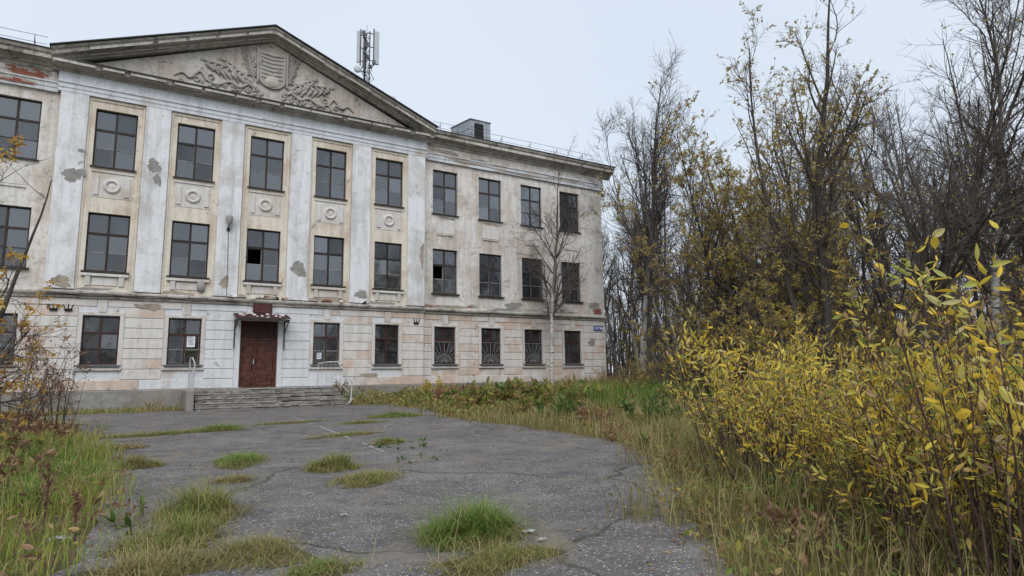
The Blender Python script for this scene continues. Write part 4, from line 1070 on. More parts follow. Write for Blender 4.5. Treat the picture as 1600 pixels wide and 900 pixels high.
def make_tree(seed, H, r, nst=1, spread=.1, lean=(0,0), base=.1, wander=.05, n1=26, n2=190, n3=1500, tmin=.25, a1=42, l1=.36, up1=.10, l2=.5, l3=.55, droop=0.0, leaf=None, bark='bark', twig='twig', hvar=.25, tr=.007):
    rs = np.random.default_rng(seed); ph = rs.random(nst)*6.28; e = np.sqrt(rs.random(nst))
    S = np.stack([base*np.cos(ph)*(nst > 1), base*np.sin(ph)*(nst > 1), np.full(nst, -.15)], 1)
    D = np.stack([spread*e*np.cos(ph)+lean[0], spread*e*np.sin(ph)+lean[1], np.ones(nst)], 1)
    L = H*(1-hvar*rs.random(nst)*(nst > 1)); r0 = r*(1-.45*rs.random(nst)*(nst > 1))
    P0, R0_ = grow(rs, S, D, L, r0, 16, wander, .035, .12); R0_[:,0] *= 1.35
    a = kids(rs, P0, R0_, L, n1, tmin, .97, a1, l1, .6, .55, tr*1.4); P1, R1 = grow(rs, a[0], a[1], a[2], a[3], 8, .11, up1, .3)
    b = kids(rs, P1, R1, a[2], n2, .15, 1, 45, l2, .6, .45, tr*1.1); P2, R2 = grow(rs, b[0], b[1], b[2], b[3], 5, .13, up1*.6-droop*.3, .4)
    c_ = kids(rs, np.concatenate([P2]), R2, b[2], n3, .1, 1, 42, l3, .8, .3, tr*.8); c_ = (c_[0], c_[1], np.maximum(c_[2], .22), np.minimum(c_[3], tr)); P3, R3 = grow(rs, c_[0], c_[1], c_[2], c_[3], 3, .14, .05-droop, .5)
    out = {}
    (v0, q0), (v1, q1) = tubes(P0, R0_, 8), tubes(P1, R1, 5); v, q = joinq([(v0, q0), (v1, q1)]); out['trunk'] = np_mesh('trunk', v, q, mats=[M[bark], M['bark']], smooth=True, mi=np.concatenate([np.zeros(len(q0)), np.ones(len(q1))]))
    v, q = joinq([tubes(P2, R2, 4), tubes(P3, R3, 3)]); out['crown'] = np_mesh('crown', v, q, mats=[M[twig]], smooth=True)
    if leaf:
        n, ln, wd, mt, zmin = leaf; keep_ = P3[rs.random(len(P3)) < .42]; Pt, D_ = on_lines(rs, keep_, n, .35); D_ = unit(D_*.5 + rs.normal(0,.6,(n,3)) + np.array([0,0,-.35]))
        ll = ln*(.6+.8*rs.random(n)); v, q = simpleleaf(rs, Pt, D_, ll, ll*wd); out['foliage'] = np_mesh('foliage', v, q, mats=[M[mt]])
    return out
def plant_tree(meshes, name, label, cat, loc, rz=0, s=1.0, group=None):
    x, y = loc; o = thing(name, label, cat, (x, y, float(gh(x, y))), rz, group); o.scale = (s, s, s)
    for k, me in meshes.items(): mobj(k, me, o)
    return o
# ------------------------------------------------------------------ trees
TB = 'tree'
t1 = make_tree(149, 12.6, .12, n1=26, n2=260, n3=1900, tmin=.28, a1=40, l1=.33, wander=.055, up1=.05, lean=(-.03,0), bark='birch', tr=.0048, droop=.03)
plant_tree(t1, 'birch_tree', 'crooked bare birch with white trunk in front of the right wing', TB, (13.8,-2.1))
t2 = make_tree(103, 18.0, .18, n1=34, n2=330, n3=2600, tmin=.22, a1=36, l1=.30, wander=.045, up1=.14, bark='birch', tr=.009, droop=.05)
plant_tree(t2, 'birch_tree', 'tall bare birch with white lower trunk right of the building corner', TB, (19.9,-2.2))
t3 = make_tree(105, 18.5, .15, nst=8, spread=.22, base=.55, n1=70, n2=480, n3=3000, tmin=.30, a1=30, l1=.24, wander=.035, up1=.16, bark='greybark', tr=.009)
plant_tree(t3, 'birch_clump', 'clump of slender dark grey stems rising behind the corner birch', TB, (22.0,-1.4))
t4 = make_tree(107, 17.0, .15, nst=2, spread=.10, lean=(-.06,.05), base=.3, n1=34, n2=280, n3=2200, tmin=.3, a1=36, l1=.30, bark='birch', tr=.009)
plant_tree(t4, 'birch_tree', 'two-stemmed birch with white bases leaning left behind the green weeds', TB, (21.2,-4.0), 0)
t5 = make_tree(109, 10.2, .10, nst=9, spread=.50, base=.5, n1=100, n2=700, n3=3800, tmin=.22, a1=34, l1=.34, wander=.05, up1=.12, bark='bark', leaf=(21000,.10,.42,'tanleaf',0), tr=.006)
plant_tree(t5, 'willow_tree', 'many-stemmed willow with sparse tan leaves left of the dark tree', TB, (14.6,-13.6))
t5b = make_tree(111, 9.6, .09, nst=8, spread=.45, base=.4, n1=90, n2=600, n3=3200, tmin=.2, a1=36, l1=.34, wander=.05, up1=.12, bark='bark', leaf=(19000,.095,.42,'ochreleaf',0), tr=.006)
plant_tree(t5b, 'willow_tree', 'ochre-leaved willow with thin fanned stems behind the tall yellow shoots', TB, (12.9,-15.9))
t6 = make_tree(113, 11.2, .17, nst=5, spread=.22, base=.45, n1=64, n2=480, n3=2900, tmin=.22, a1=36, l1=.30, wander=.05, up1=.13, bark='bark', leaf=(8500,.085,.45,'tanleaf',0), tr=.005)
plant_tree(t6, 'dark_tree', 'big dark-barked tree of several stems with sparse tan leaves aloft', TB, (11.2,-18.8))
t7 = make_tree(115, 10.0, .13, nst=2, spread=.10, lean=(.16,-.36), base=.12, n1=30, n2=260, n3=1700, tmin=.25, a1=38, l1=.36, wander=.06, up1=.10, bark='bark', tr=.005, leaf=(500,.07,.45,'tanleaf',0))
plant_tree(t7, 'leaning_tree', 'dark leaning tree forking to the right above the yellow thicket', TB, (10.4,-20.2))
t8 = make_tree(117, 11.8, .13, n1=36, n2=360, n3=2600, tmin=.25, a1=40, l1=.28, wander=.05, bark='birch', tr=.0055)
plant_tree(t8, 'birch_tree', 'bare birch with pale trunk near the right edge of the picture', TB, (14.4,-21.2))
t9 = make_tree(119, 11.2, .12, nst=3, spread=.2, base=.3, n1=44, n2=340, n3=2200, tmin=.25, a1=36, l1=.26, bark='greybark', tr=.0055)
plant_tree(t9, 'bare_tree', 'bare grey tree of three stems at the far right edge', TB, (14.9,-22.9))
BGT = [(31.16,15.57),(46.03,-4.32),(37.78,7.33),(34.51,-15.16),(35.88,-4.59),(24.3,1.6),(27.21,-15.07),(31.25,-1.82),(27.64,-19.02),(44.27,-2.63),(20.82,-7.91),(24.73,-17.88),(21.24,-11.70),(33.49,17.00),(25.85,-14.36),(37.60,5.10),(49.41,-11.27),(37.02,-4.78),(34.55,11.65),(48.24,-7.53),(25.04,-7.78),(26.30,-20.06),(21.19,-15.44),(29.48,1.80),(40.56,-12.53),(26.36,-9.17),(30.15,9.54),(33.68,-11.70),(18.16,-11.07),(21.88,-20.73),(42.15,-3.36),(32.06,7.42),(37.28,-12.54),(18.76,-12.45),(33.89,18.84),(40.77,-6.73),(38.69,7.19),(31.37,-16.62),(39.29,-2.64),(29.68,8.05),(44.96,-8.24),(40.49,5.07),(31.40,-18.17),(44.63,-3.21),(36.33,9.07),(29.83,-16.15),(22.62,-10.93),(24.58,5.61),(48.15,-4.90),(19.00,-9.65),(36.95,-15.87),(25.24,-11.69),(32.70,8.48),(32.59,-13.88),(40.54,3.43),(36.12,-17.46),(23.24,-15.01),(38.15,8.21),(44.01,-12.06),(29.73,-7.27),(34.91,15.05),(32.99,-12.29),(38.20,3.29),(34.76,-17.20)]
bgm = [make_tree(201, 14, .12, n1=26, n2=200, n3=1300, tmin=.3, a1=36, l1=.28, bark='greybark', tr=.008), make_tree(203, 13, .10, nst=3, spread=.16, base=.4, n1=34, n2=200, n3=1300, tmin=.25, a1=34, l1=.28, bark='bark', tr=.008),
       make_tree(205, 13.5, .12, n1=26, n2=200, n3=1300, tmin=.25, a1=40, l1=.30, bark='birch', tr=.008), make_tree(207, 11, .09, nst=4, spread=.3, base=.4, n1=34, n2=200, n3=1300, tmin=.2, a1=36, l1=.30, bark='bark', leaf=(8000,.12,.45,'tanleaf',0), tr=.010)]
kinds = [('thin bare grey tree standing in the wood behind the willows', 'bare_tree'), ('thin dark tree of several stems in the wood behind the willows', 'bare_tree'), ('slender white-barked birch standing in the wood behind the willows', 'birch_tree'), ('small tan-leaved tree standing in the wood behind the willows', 'leafy_tree')]
NEARER = [(17.66,-13.55,1.0),(21.84,-12.22,1.0),(17.02,-15.95,.95),(21.2,-15.5,1.0),(24.9,-14.4,1.05),(16.9,-18.2,.95),(22.7,-16.9,1.0),(27.6,-15.9,1.05),(20.5,-19.1,1.0),(25.3,-18.0,1.05),(19.7,-20.3,.95),(25.2,-12.3,1.05),(24.9,5.4,1.2),(27.2,5.8,1.2),(25.4,2.1,1.15),(28.6,3.2,1.2),(24.3,-2.2,1.0),(21.6,-5.3,.95),(21.2,-8.0,.9),(22.0,-9.9,.9)]
r2 = random.Random(77)
for i, (x, y) in enumerate(BGT):
    if i % 3 == 2: continue
    k = (0, 1, 2, 3, 1, 0)[i % 6]
    plant_tree(bgm[k], kinds[k][1], kinds[k][0], TB, (x, y), r2.uniform(0, 6.28), r2.uniform(.62, .95), 'trees of the wood: ' + kinds[k][1].replace('_', ' '))
for i, (x, y, s) in enumerate(NEARER):
    k = (0, 2, 1)[i % 3]
    plant_tree(bgm[k], kinds[k][1], ('tall thin bare tree rising between the leaning tree and the thicket', 'tall dark thin-stemmed tree rising behind the leaning tree', 'tall slender birch with fine twigs rising behind the leaning tree')[(0, 2, 1)[i % 3]] if x < 24 or y < -12 else ('tall thin bare tree behind the building corner birches', 'tall dark thin-stemmed tree behind the building corner birches', 'tall slender birch behind the building corner birches')[(0, 2, 1)[i % 3]], TB, (x, y), r2.uniform(0, 6.28), s, 'tall thin trees at the wood\'s edge')
# leafy undergrowth beneath the trees
UND = [(10.47,-14.01),(12.15,-14.39),(10.59,-17.26),(13.40,-16.03),(9.56,-19.28),(13.37,-17.84),(12.21,-19.88),(15.30,-19.38),(11.11,-22.31),(14.17,-21.93),(16.33,-9.43),(16.75,-12.14),(18.85,-15.34),(19.23,-18.38),(18.5,-8.5),(20.5,-6.5),(24,-5),(26,-2),(16.5,-16.5),(22,-13)]
um = [make_tree(301, 4.6, .035, nst=12, spread=.6, base=.5, n1=60, n2=260, n3=1100, tmin=.15, a1=35, l1=.42, leaf=(6500,.08,.38,'ochreleaf',0), bark='bark', tr=.006),
      make_tree(303, 4.0, .035, nst=14, spread=.7, base=.6, n1=60, n2=260, n3=1100, tmin=.15, a1=38, l1=.42, leaf=(6500,.08,.4,'tanleaf',0), bark='bark', tr=.006)]
for i, (x, y) in enumerate(UND):
    if i in (3, 6, 9, 13, 17): continue
    lab = ('ochre-leaved bush in the undergrowth below the bare trees', 'brownish sparse bush in the undergrowth below the bare trees')[i % 2]
    plant_tree(um[i % 2], 'willow_bush', lab, 'bush', (x, y), r2.uniform(0, 6.28), r2.uniform(.7, 1.05), 'undergrowth bushes, ' + ('ochre' if i % 2 == 0 else 'brown'))
# the wood beyond, a mass nobody could count
def wood(seed, n, a0, a1, d0, d1, h0, h1, nb, nt, label):
    rs = np.random.default_rng(seed); az = np.radians(rs.uniform(a0, a1, n)); d = rs.uniform(d0, d1, n); px_ = CAM[0]+np.sin(az)*d; py_ = CAM[1]+np.cos(az)*d
    ok = ~((px_ < 22) & (py_ > -2)); px_, py_ = px_[ok], py_[ok]; n = len(px_)
    P0, R0_ = grow(rs, np.stack([px_, py_, np.zeros(n)], 1), np.tile([0,0,1.], (n,1)), rs.uniform(h0, h1, n), rs.uniform(.05, .13, n), 8, .05, .02, .15)
    a = kids(rs, P0, R0_, np.full(n, 10.), nb, .12, 1, 40, .22, .6, .4, .018); P1, R1 = grow(rs, a[0], a[1], a[2], a[3], 4, .12, .08, .4)
    b_ = kids(rs, P1, R1, a[2], nt, .1, 1, 45, .55, .8, .3, .014); P2, R2 = grow(rs, b_[0], b_[1], b_[2], b_[3], 2, .14, .03, .5)
    v, q = joinq([tubes(P0, R0_, 5), tubes(P1, R1, 3), tubes(P2, R2, 3)])
    o = tag(mobj('distant_wood', np_mesh('distant_wood', v, q, mats=[M['bark']], smooth=True)), label, 'wood', kind='stuff')
    n2 = nt; Pt, D_ = on_lines(rs, P2, n2); L_ = .10+.10*rs.random(n2); v, q = simpleleaf(rs, Pt, rs.normal(0,1,(n2,3)), L_, L_*.5); mobj('foliage', np_mesh('foliage', v, q, mats=[M['tanleaf']]), o)
wood(9, 520, 37, 80, 48, 95, 4, 11, 6000, 17000, 'dim wood of thin bare trees filling the distance at right')
wood(10, 260, 140, 285, 26, 60, 6, 13, 5000, 14000, 'wood across the yard, seen only mirrored in the window panes')

# ------------------------------------------------------------------ left: rowan branches and dry shrubs
tl = make_tree(401, 5.6, .06, nst=4, spread=.42, lean=(.05,.0), base=.25, n1=34, n2=200, n3=900, tmin=.2, a1=48, l1=.36, wander=.07, up1=.05, leaf=(4400,.075,.34,'rowanleaf',0), bark='bark', tr=.0045)
plant_tree(tl, 'rowan_tree', 'small tree with orange-yellow leaves reaching in from the left edge', TB, (-7.35,-17.6), 0)
ts = [make_tree(403+k, 3.0, .018, nst=9, spread=.55, base=.25, n1=34, n2=120, n3=420, tmin=.15, a1=32, l1=.42, wander=.04, up1=.10, leaf=(600,.07,.55,'brownleaf',0), bark='redtwig', twig='redtwig', tr=.004) for k in range(2)]
for i, (x, y, s, lab) in enumerate([(-6.9,-11.2,1.0,'reddish-brown leaved shrub in front of the leftmost windows'),(-6.1,-9.2,.8,'thin dry shrub with few brown leaves nearest the first ground-floor window'),(-8.2,-10.2,1.15,'brown-leaved shrub at the very left edge under the rowan')]):
    plant_tree(ts[i % 2], 'dry_shrub', lab, 'shrub', (x, y), i*2.1, s, 'dry shrubs on the left verge')

# ------------------------------------------------------------------ yellow willow thicket on the right
def make_shrub(seed, H, nst, nleaf, ll=.07, mt='yellowleaf', spread=.4, wd=.24, low=.45):
    rs = np.random.default_rng(seed); ph = rs.random(nst)*6.28; e = np.sqrt(rs.random(nst))
    S = np.stack([.28*e*np.cos(ph), .28*e*np.sin(ph), np.full(nst, -.05)], 1); D = np.stack([spread*e*np.cos(ph), spread*e*np.sin(ph), np.ones(nst)], 1)
    L = H*(.55+.5*rs.random(nst)); P0, R0_ = grow(rs, S, D, L, np.full(nst, .008), 9, .07, .03, .25)
    a = kids(rs, P0, R0_, L, nst*4, low*.85, .95, 38, .35, .7, .5, .0025); P1, R1 = grow(rs, a[0], a[1], a[2], a[3], 5, .10, .06, .4)
    v, q = joinq([tubes(P0, R0_, 5), tubes(P1, R1, 4)]); out = {'stems': np_mesh('stems', v, q, mats=[M['redtwig']], smooth=True)}
    n0 = int(nleaf*.5); p0, d0 = on_lines(rs, P0, n0, low); p1, d1 = on_lines(rs, P1, nleaf-n0, .1); Pt = np.concatenate([p0, p1]); D_ = np.concatenate([d0, d1])
    D_ = unit(D_*.75 + rs.normal(0,.5,(nleaf,3)) + np.array([0,0,-.05])); L_ = ll*(.38+1.0*rs.random(nleaf)); v, t_ = leafquads(rs, Pt, D_, L_, L_*wd*(.7+.6*rs.random(nleaf)))
    out['leaves'] = np_mesh('leaves', v, None, t_, mats=[M[mt]]); return out
SHR = [(2.70,-22.60),(1.44,-23.41),(2.21,-23.09),(.87,-24.30),(1.63,-23.98),(.57,-24.91),(1.35,-24.63),(.23,-25.49),(1.01,-25.23),(.03,-25.94),(.63,-25.79),(-.48,-26.48),(.03,-26.39),(-.55,-26.75),(-.35,-26.92),(-.25,-27.20),(4.24,-21.90),(3.90,-22.52),(3.47,-23.69),(2.89,-24.71),(2.19,-25.59),(1.88,-26.17)]
sm = [make_shrub(501+k, 1.75, [20,17,22,18][k], [1100,950,1150,850][k], .076, ['yellowleaf','yellowleaf','mixleaf','yellowleaf'][k], .42, .25, [.40,.45,.35,.30][k]) for k in range(4)]
r2 = random.Random(15)
HS = [1.0,1.22,1.0,1.05,.92,.85,.88,.76,.82,.74,.80,.80,.82,.90,.95,1.0,1.0,.95,.9,.88,.85,.85,.9]
for i, (x, y) in enumerate(SHR):
    lab, g = 'yellow-leaved willow shrub in the thicket at the right', 'willow shrubs of the right thicket'
    if i == 1: lab, g = 'willow shrub with the tallest yellow-green shoots at the thicket\'s left end', None
    if i == 0: lab, g = 'yellowing willow shrub at the far left tip of the thicket', None
    plant_tree(sm[i % 4], 'willow_shrub', lab, 'shrub', (x, y), r2.uniform(0, 6.28), HS[i]*r2.uniform(.86, 1.08), g)
bigl = make_shrub(521, 1.9, 7, 150, .062, 'yellowleaf', .35, .5, .6)
plant_tree(bigl, 'willow_shrub', 'nearest shrub with broad yellow leaves at the right edge', 'shrub', (-1.35,-27.25), .4, 1.0)
tall_ = make_shrub(525, 2.05, 10, 420, .075, 'yellowleaf', .3, .30, .40)
for i, (x, y, s, lab) in enumerate([(-.62,-26.95,1.0,'tall loose willow shoots second from the right edge'),(-.30,-26.45,.98,'tall loose willow shoots left of the right-edge shrub'),(-.25,-27.35,1.05,'tall loose willow shoots cut by the right edge'),(.45,-26.3,.95,'tall loose willow shoots rising out of the thicket\'s right half')]):
    plant_tree(tall_, 'willow_shoots', lab, 'shrub', (x, y), i*1.7, s)
plant_tree(make_shrub(523, 1.1, 14, 900, .11, 'yellowleaf', .7, .4, .15), 'willow_shrub', 'small yellow shrub against the plinth right of the steps', 'shrub', (7.6,-.9), 0, 1.1)
for i, (x, y) in enumerate([(6.9,-1.3),(8.9,-1.2),(10.6,-1.4)]):
    plant_tree(sm[i], 'willow_shrub', ['low yellow-brown shrub beside the rusty handrail end of the plinth', 'low yellow shrub under the first window of the right wing', 'low yellow shrub under the second window of the right wing'][i], 'shrub', (x, y), i, .55)
OS = make_shrub(531, .5, 10, 160, .05, 'rowanleaf', .6, .5)
plant_tree(OS, 'orange_seedling', 'small orange seedling against the plinth left of the steps', 'plant', (-3.9,-.75), 0, 1.0)

plant_tree(make_shrub(545, .75, 12, 420, .07, 'brownleaf', .5, .45, .15), 'dry_weed', 'rust-brown withered weed behind the right handrail of the steps', 'weed', (3.05,-1.2), 0, 1.0).location.z = .55
# ------------------------------------------------------------------ grass
def blades(rs, x, y, h, w, lean=.35, z=None):
    n = len(x); z = gh(x, y) if z is None else z; B = np.stack([x, y, z-.01], 1); ph = rs.random(n)*6.28; f = np.stack([np.cos(ph), np.sin(ph), np.zeros(n)], 1)
    sd_ = np.stack([-np.sin(ph), np.cos(ph), np.zeros(n)], 1); ln = (lean*(.3+rs.random(n)))[:,None]; h, w = h[:,None], w[:,None]; Zu = np.array([[0,0,1.]])
    p = [B, B+f*h*ln*.15+Zu*h*.38, B+f*h*ln*.55+Zu*h*.74, B+f*h*ln*1.25+Zu*h*(1-.25*ln)]
    V = np.stack([p[0]-sd_*w*.5, p[0]+sd_*w*.5, p[1]-sd_*w*.45, p[1]+sd_*w*.45, p[2]-sd_*w*.3, p[2]+sd_*w*.3, p[3]], 1).reshape(-1,3)
    o = (np.arange(n)*7)[:,None]
    return V, np.concatenate([o+np.array([[0,1,3,2]]), o+np.array([[2,3,5,4]])], 0), o+np.array([[4,5,6]])
def grass_obj(name, x, y, h, w, mat, lean=.4, seed=1, parent=None):
    V, Q, T = blades(np.random.default_rng(seed), x, y, h, w, lean); return mobj(name, np_mesh(name, V, Q, T, mats=[M[mat]]), parent)
def scatter(seed, x0, x1, y0, y1, dens, keep=None, margin=.20):
    rs = np.random.default_rng(seed); n = int((x1-x0)*(y1-y0)*dens); x = rs.uniform(x0, x1, n); y = rs.uniform(y0, y1, n)
    ed = edge_dist(x, y); out = ~inside(x, y, np.array(YARD)); k = out | (ed < margin*rs.random(n)**2*2 + 0.95*np.clip(np.sin(x*3.1+1.7*np.sin(y*2.3))*np.sin(y*1.6+.8*x)-.35, 0, 1))
    k &= ~((np.abs(x) < 19.7) & (y > np.where(np.abs(x) < 7.7, -.1, .15))); k &= ~((x > -2.9) & (x < 3.3) & (y > -2.8))
    d = np.hypot(x-CAM[0], y-CAM[1]); k &= d > 1.2
    k &= rs.random(n) < np.clip((9/np.maximum(d, 4.5))**1.35, .0, 1)
    cl = .5+.5*np.sin(x*2.3+np.sin(y*1.7)*1.3)*np.sin(y*1.9+x*.7); k &= rs.random(n) < (.45+.55*cl)
    if keep is not None: k &= keep(x, y)
    x, y, d = x[k], y[k], d[k]; return x, y, d, rs, cl[k]
x, y, d, rs, cl = scatter(1, -11, -4.2, -28, -1.2, 520)
h = (.08+.22*cl)*(.5+.9*rs.random(len(x)))*np.where(y < -14, 1.2, .8)
tag(grass_obj('verge_grass', x, y, h, .0045+.0005*d, 'vergegrass', .55, 2), 'green and straw grass of the left verge', 'grass', kind='stuff')
x, y, d, rs, cl = scatter(3, -2.2, 9, -28.2, -14, 520)
h = (.18+.42*cl)*(.5+.9*rs.random(len(x)))
tag(grass_obj('verge_grass', x, y, h, .0045+.0005*d, 'drygrass', .6, 4), 'tall brown and green grass of the right verge', 'grass', kind='stuff')
x, y, d, rs, cl = scatter(5, 2.6, 22, -14.5, .2, 420)
h = (.14+.22*cl)*(.6+.8*rs.random(len(x)))
tag(grass_obj('weedy_grass', x, y, h, .006+.0006*d, 'drygrass', .5, 6), 'brownish weedy grass in front of the right wing', 'grass', kind='stuff')
x, y, d, rs, cl = scatter(7, -7.6, 4.2, -2.4, -.15, 500)
tag(grass_obj('weedy_grass', x, y, .10+.14*rs.random(len(x)), .006+.0006*d, 'drygrass', .5, 8), 'dry grass strip along the plinth beside the steps', 'grass', kind='stuff')
x, y, d, rs, cl = scatter(9, 8.0, 30, -22, 3, 160)
tag(grass_obj('wood_grass', x, y, .25+.45*rs.random(len(x)), .009+.0006*d, 'drygrass', .5, 10), 'rank dry grass under the trees of the wood', 'grass', kind='stuff')
x, y, d, rs, cl = scatter(17, 13, 21, -7.5, -.5, 260)
tag(grass_obj('reed_grass', x, y, .55+.6*rs.random(len(x)), .008+.0005*d, 'drygrass', .35, 18), 'tall pinkish dry grass by the building corner', 'grass', kind='stuff')
# lush green weeds beyond the asphalt at right
rs = np.random.default_rng(31); cx_ = [(7.9,-13.4,1.0),(9.6,-11.5,1.3),(11.0,-12.8,1.1),(8.6,-15.2,.8),(12.4,-9.5,1.4),(14.6,-7.8,1.3),(16.2,-6.5,1.2),(6.3,-14.6,.7)]
xx = np.concatenate([rs.normal(a, r_*.55, 1500) for a, b, r_ in cx_]); yy = np.concatenate([rs.normal(b, r_*.55, 1500) for a, b, r_ in cx_])
tag(grass_obj('tall_weeds', xx, yy, .32+.75*rs.random(len(xx))**1.4, .013+.008*rs.random(len(xx)), 'lushgrass', .35, 32), 'lush green weeds at the asphalt edge before the birches', 'weeds', kind='stuff')
# low leafy herbs along the wing
x, y, d, rs, cl = scatter(11, 2.8, 19.5, -12, .1, 900); n = len(x)
z = gh(x, y) + rs.random(n)**1.2*(.15+.6*cl*np.clip((y+13)/6, .3, 1)); D_ = unit(rs.normal(0,1,(n,3))+np.array([0,0,.25])); L_ = .06+.10*rs.random(n)
V, T = leafquads(rs, np.stack([x, y, z], 1), D_, L_, L_*.5)
tag(mobj('leafy_weeds', np_mesh('leafy_weeds', V, None, T, mats=[M['herbleaf']])), 'low brown and green leafy weeds below the right wing', 'weeds', kind='stuff')
x, y, d, rs, cl = scatter(13, -2.0, 5.5, -28, -17, 300); n = len(x)
z = gh(x, y) + .04 + rs.random(n)*(.10+.30*cl); D_ = unit(rs.normal(0,1,(n,3))+np.array([0,0,.2])); L_ = .03+.05*rs.random(n)
V, T = leafquads(rs, np.stack([x, y, z], 1), D_, L_, L_*.45)
tag(mobj('leafy_weeds', np_mesh('leafy_weeds', V, None, T, mats=[M['herbleaf']])), 'small leafy weeds among the grass of the right verge', 'weeds', kind='stuff')
x, y, d, rs, cl = scatter(15, -10, -4.6, -26, -2, 120); n = len(x)
z = gh(x, y) + .03 + rs.random(n)*(.08+.2*cl); D_ = unit(rs.normal(0,1,(n,3))+np.array([0,0,.2])); L_ = .035+.05*rs.random(n)
V, T = leafquads(rs, np.stack([x, y, z], 1), D_, L_, L_*.45)
tag(mobj('leafy_weeds', np_mesh('leafy_weeds', V, None, T, mats=[M['brownleaf']])), 'dead brown leaves and stalks in the left verge', 'weeds', kind='stuff')
# fallen leaves on the asphalt and verge edges
rs = np.random.default_rng(41); n = 24000; x = rs.uniform(-8, 6, n); y = rs.uniform(-27, -1.5, n); ed = edge_dist(x, y); ins = inside(x, y, np.array(YARD))
k = (rs.random(n) < np.where(ins, .035+.95*np.exp(-ed/.42), .5)) & ~((x > -2.9) & (x < 3.3) & (y > -2.9)); x, y = x[k], y[k]; n = len(x)
z = np.where(inside(x, y, np.array(YARD)), gp(y)+.014, gh(x, y)+.03); D_ = unit(np.stack([rs.normal(0,1,n), rs.normal(0,1,n), rs.normal(0,.12,n)], 1))
L_ = .03+.035*rs.random(n); S_ = unit(np.cross(D_, np.array([0,0,1.])+rs.normal(0,.2,(n,3)))); Pt = np.stack([x, y, z], 1)
V = np.stack([Pt, Pt+D_*L_[:,None]*.5+S_*L_[:,None]*.28+[0,0,.006], Pt+D_*L_[:,None], Pt+D_*L_[:,None]*.5-S_*L_[:,None]*.28+[0,0,.004]], 1).reshape(-1,3)
tag(mobj('fallen_leaves', np_mesh('fallen_leaves', V, np.arange(n*4).reshape(n,4), mats=[M['brownleaf']])), 'fallen brown leaves strewn along the asphalt edges', 'leaves', kind='stuff')

# tufts growing through the asphalt, each its own thing
def tuft(cx, cy, rx, ry, n, h, label, mat='grass', rot=0.0, seed=1, lean=1.0):
    """several root crowns of unequal height, blades splaying and lying over"""
    rs = np.random.default_rng(seed); m = max(5, int(26*rx*ry/.1)); pc = rs.random(m)*6.28; rc = rs.random(m)**.7; w_ = rs.random(m)**1.5+.12; hc = (.35+.75*rs.random(m))*(1-.55*rc)
    ci = rs.choice(m, n, p=w_/w_.sum()); sp_ = .10+.16*rs.random(m)
    u = rx*(rc*np.cos(pc))[ci]+rs.normal(0,1,n)*sp_[ci]*rx; v = ry*(rc*np.sin(pc))[ci]+rs.normal(0,1,n)*sp_[ci]*ry
    x, y = u*math.cos(rot)-v*math.sin(rot), u*math.sin(rot)+v*math.cos(rot); d = np.hypot(x+cx-CAM[0], y+cy-CAM[1])
    hh = h*1.25*hc[ci]*(.45+.75*rs.random(n)); flop = rs.random(n) < .22
    V, Q, T = blades(rs, x, y, hh, .0036+.00035*d, np.where(flop, 2.2, lean), gp(y+cy)-gp(cy)+.004)
    o = tag(empty('grass_tuft', (cx, cy, gp(cy))))
    mobj('blades', np_mesh('blades', V, Q, T, mats=[M[mat]]), o)
    P = []; ph_ = rs.random(4)*6.28
    for k in range(30):
        a = 2*math.pi*k/30; g = 1.0+.22*math.sin(2*a+ph_[0])+.18*math.sin(3*a+ph_[1])+.14*math.sin(7*a+ph_[2])+rs.normal(0,.05); u_, v_ = rx*g*math.cos(a), ry*g*math.sin(a)
        X_, Y_ = u_*math.cos(rot)-v_*math.sin(rot), u_*math.sin(rot)+v_*math.cos(rot); P.append((X_, Y_, gp(Y_+cy)-gp(cy)+.0095))
    q_ = MB(); q_.v = P + [(0, 0, .03)]; q_.f = [(k, (k+1) % 30, 30) for k in range(30)]; q_.build('soil', M['soil'], o, smooth=True, recalc=False)
    m2 = int(n*.28); ph2 = rs.random(m2)*6.28; r_2 = 1.25*np.sqrt(rs.random(m2)); u2, v2 = rx*r_2*np.cos(ph2), ry*r_2*np.sin(ph2); x2, y2 = u2*math.cos(rot)-v2*math.sin(rot), u2*math.sin(rot)+v2*math.cos(rot)
    V, Q, T = blades(rs, x2, y2, .03+.09*rs.random(m2), np.full(m2, .006), 2.6, gp(y2+cy)-gp(cy)+.012); mobj('thatch', np_mesh('thatch', V, Q, T, mats=[M['drygrass']]), o)
    return tag(o, label, 'grass tuft', 'grass tufts in the asphalt')
